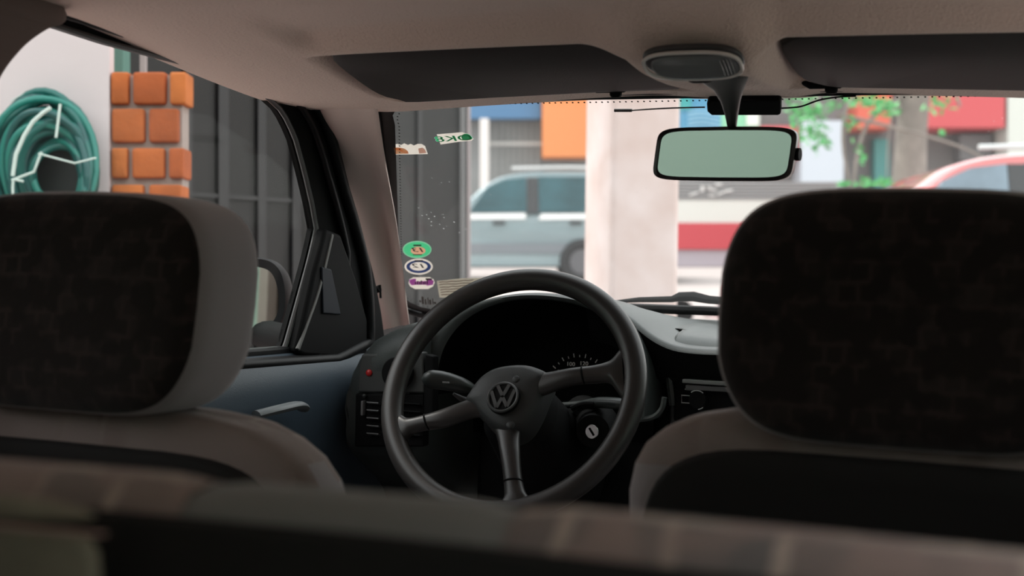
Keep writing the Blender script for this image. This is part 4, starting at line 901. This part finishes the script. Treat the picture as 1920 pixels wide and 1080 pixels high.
# shop fronts across the street
FZ = 27.0
def fb(name, lab, cat, mt, x0, x1, y0, y1, z=FZ, th=.2, ground=False, kind=None, bevel=0):
    a = W(x0, y1, z); b = W(x1, y0, z); o = wbox(name, mt, a.x, b.x, z, z + th, gz(z) if ground else a.z, b.z, bevel=bevel); return tag(o, lab, cat, kind=kind)
fb('building_front', 'grey shop building across the street behind the parked teal car', 'building', mat('shop_grey', (.30, .31, .31), .8, var=.2, vscale=1), 700, 1180, -60, 480, FZ + .6, 4, True)
fb('blue_sign', 'plain blue fascia sign above the grey shutter', 'sign', mat('sign_blue', (.055, .16, .31), .5), 700, 1014, 100, 222, FZ, .36)
fb('orange_sign', 'plain orange panel beside the blue fascia, left of the column', 'sign', mat('sign_orange', (.72, .24, .07), .5), 1017, 1112, 100, 294, FZ - .3, .66)
fb('shop_post', 'white post in front of the grey shutter across the street', 'post', mat('shop_post_white', (.72, .68, .66), .6), 900, 916, 222, 480, FZ - .2, .3, True)
sh_ = thing('roller_shutter', 'grey slatted shop grille between the white post and the orange panel', 'shutter', (W(965, 0, FZ).x, FZ + .4, gz(FZ)), car=False)
for k in range(9):
    a = W(918 + 11 * k, 480, FZ + .4); b = W(920.5 + 11 * k, 222, FZ + .4); wbox('bar', mat('grille_bar', (.42, .43, .42), .5), a.x, b.x, FZ + .38, FZ + .44, gz(FZ), b.z, sh_)
a = W(916, 272, FZ + .3); b = W(1016, 266, FZ + .3); wbox('rail', mat('grille_rail', (.5, .5, .48), .5), a.x, b.x, FZ + .34, FZ + .38, a.z, b.z, sh_)
fb('shop_building', 'mid grey shop building across the street on the right', 'building', mat('shop_mid_grey', (.20, .19, .19), .8, var=.3, vscale=1.2), 1285, 2300, -80, 470, 25.0, 4, True)
pos = thing('poster', 'blue and green painted shop panel behind the mirror', 'poster', W(1360, 250, 24.6), car=False)
def pb(nm, c, x0, x1, y0, y1, z=24.6): a = W(x0, y1, z); b = W(x1, y0, z); return wbox(nm, mat('poster_' + nm, c, .6), a.x, b.x, z, z + .38, a.z, b.z, pos)
pb('blue_field', (.07, .26, .42), 1278, 1352, 120, 250); pb('teal_corner', (.04, .30, .30), 1278, 1296, 120, 205, 24.55); pb('green_field', (.24, .55, .35), 1352, 1424, 120, 240); pb('pale_field', (.66, .70, .64), 1400, 1424, 160, 236, 24.55)
mb = MB()
for k in range(4): mb.tube([W(1290 + 12 * j, 236 - 8 * k - 3 * math.sin(j * .8), 24.5) for j in range(6)], .012, 6)
mb.build('pale_line', mat('poster_pale_line', (.36, .56, .66), .6), pos, car=False)
fb('small_red_sign', 'small red sign panel just right of the rear view mirror', 'sign', mat('sign_red', (.52, .065, .08), .5), 1428, 1496, 236, 298, 24.4, .6)
fb('sign_board', 'bluish white panel on the shop front right of the mirror', 'panel', mat('panel_white', (.50, .54, .60), .6), 1502, 1582, 226, 352, 24.3, .73)
fb('red_awning', 'red awning board between the leaves and the tree trunk', 'awning', mat('awning_red', (.56, .10, .06), .6), 1608, 1672, 150, 240, 24.2, .83)
fb('red_fascia', 'long red shop fascia at the far right above the dark shop', 'sign', mat('fascia_red', (.50, .06, .07), .5), 1728, 1884, 100, 239, 24.0, .98)
fb('grey_shutter', 'grey half closed shutter under the red fascia', 'shutter', mat('shutter_grey', (.14, .14, .145), .6), 1800, 1860, 252, 300, 24.6, .43)
fb('white_building', 'white building edge at the far right', 'building', mat('white_building', (.55, .57, .53), .8), 1890, 2200, -50, 470, 24.0, .98, True)
fb('teal_door', 'teal shop door behind the thin branches', 'door', mat('door_teal', (.05, .20, .19), .6), 1640, 1668, 260, 350, 24.7, .28, True)

# street tree with a broad trunk and leaves
tz = 15.0
tr = thing('street_tree', 'street tree with grey trunk and loose bright green leaves over the passenger headrest', 'tree', W(1705, 500, tz), car=False)
BK = mat('bark', (.27, .235, .21), .9, bump=.5, bscale=12, var=.3, vscale=5)
tb_ = W(1700, 300, tz).x
mb = MB(); mb.tube([Vector((tb_, tz, gz(tz) - .1)), Vector((tb_ + .02, tz, 2.0)), Vector((tb_ + .05, tz, 2.7)), Vector((tb_ + .10, tz, 3.3)), Vector((tb_ + .2, tz, 4.2))], [.24, .185, .165, .16, .14], 16); mb.build('trunk', BK, tr, car=False)
def br_(pts, r): MB().tube(spline([W(x, y, z) for x, y, z in pts], 14), [lerp(r, r * .5, k / 13) for k in range(14)], 8).build('branch', BK, tr, car=False)
br_([(1700, 180, tz), (1640, 215, tz - .2), (1612, 270, tz - .3), (1600, 345, tz - .4)], .03); br_([(1690, 150, tz), (1600, 180, tz - .3), (1580, 260, tz - .4), (1596, 360, tz - .4)], .025); br_([(1680, 120, tz), (1560, 150, tz - .3), (1520, 210, tz - .5)], .03); br_([(1700, 120, tz), (1780, 160, tz - .2), (1800, 200, tz - .2)], .03); br_([(1690, 160, tz), (1668, 240, tz - .3), (1662, 340, tz - .4)], .014)
br_([(1570, 215, tz - .3), (1700, 245, tz - .4), (1800, 275, tz - .5), (1850, 300, tz - .5)], .022)
mb = MB()
def leaf(p, s_):
    a = Matrix.Rotation(rnd.uniform(0, 6.3), 3, 'Z') @ Matrix.Rotation(rnd.uniform(-1.2, 1.2), 3, 'X') @ Matrix.Rotation(rnd.uniform(0, 6.3), 3, 'Y')
    q = [Vector((-s_, 0, 0)), Vector((-.3 * s_, 0, .45 * s_)), Vector((.5 * s_, 0, .4 * s_)), Vector((s_, 0, 0)), Vector((.5 * s_, 0, -.4 * s_)), Vector((-.3 * s_, 0, -.45 * s_))]
    mb.add([p + a @ v for v in q], [(0, 1, 2, 3, 4, 5)], rnd.choice((0, 0, 1)))
for cxp, cyp, sx, sy, n_ in ((1520, 205, 38, 18, 80), (1530, 255, 24, 30, 60), (1500, 230, 20, 20, 30), (1625, 190, 40, 14, 60), (1660, 200, 26, 14, 40), (1600, 235, 14, 20, 14), (1770, 195, 26, 20, 26), (1615, 290, 8, 18, 10), (1640, 345, 36, 7, 50), (1580, 345, 14, 5, 16), (1768, 250, 10, 6, 8), (1450, 180, 60, 14, 40), (1600, 140, 160, 30, 120)):
    for k in range(n_): leaf(W(rnd.gauss(cxp, sx * .55), rnd.gauss(cyp, sy * .55), tz - .4 + rnd.uniform(-.4, .4)), rnd.uniform(.03, .06))
mb.build('foliage', [mat('leaf_green', (.06, .34, .09), .6), mat('leaf_pale', (.16, .46, .18), .6)], tr, car=False, smooth=False)
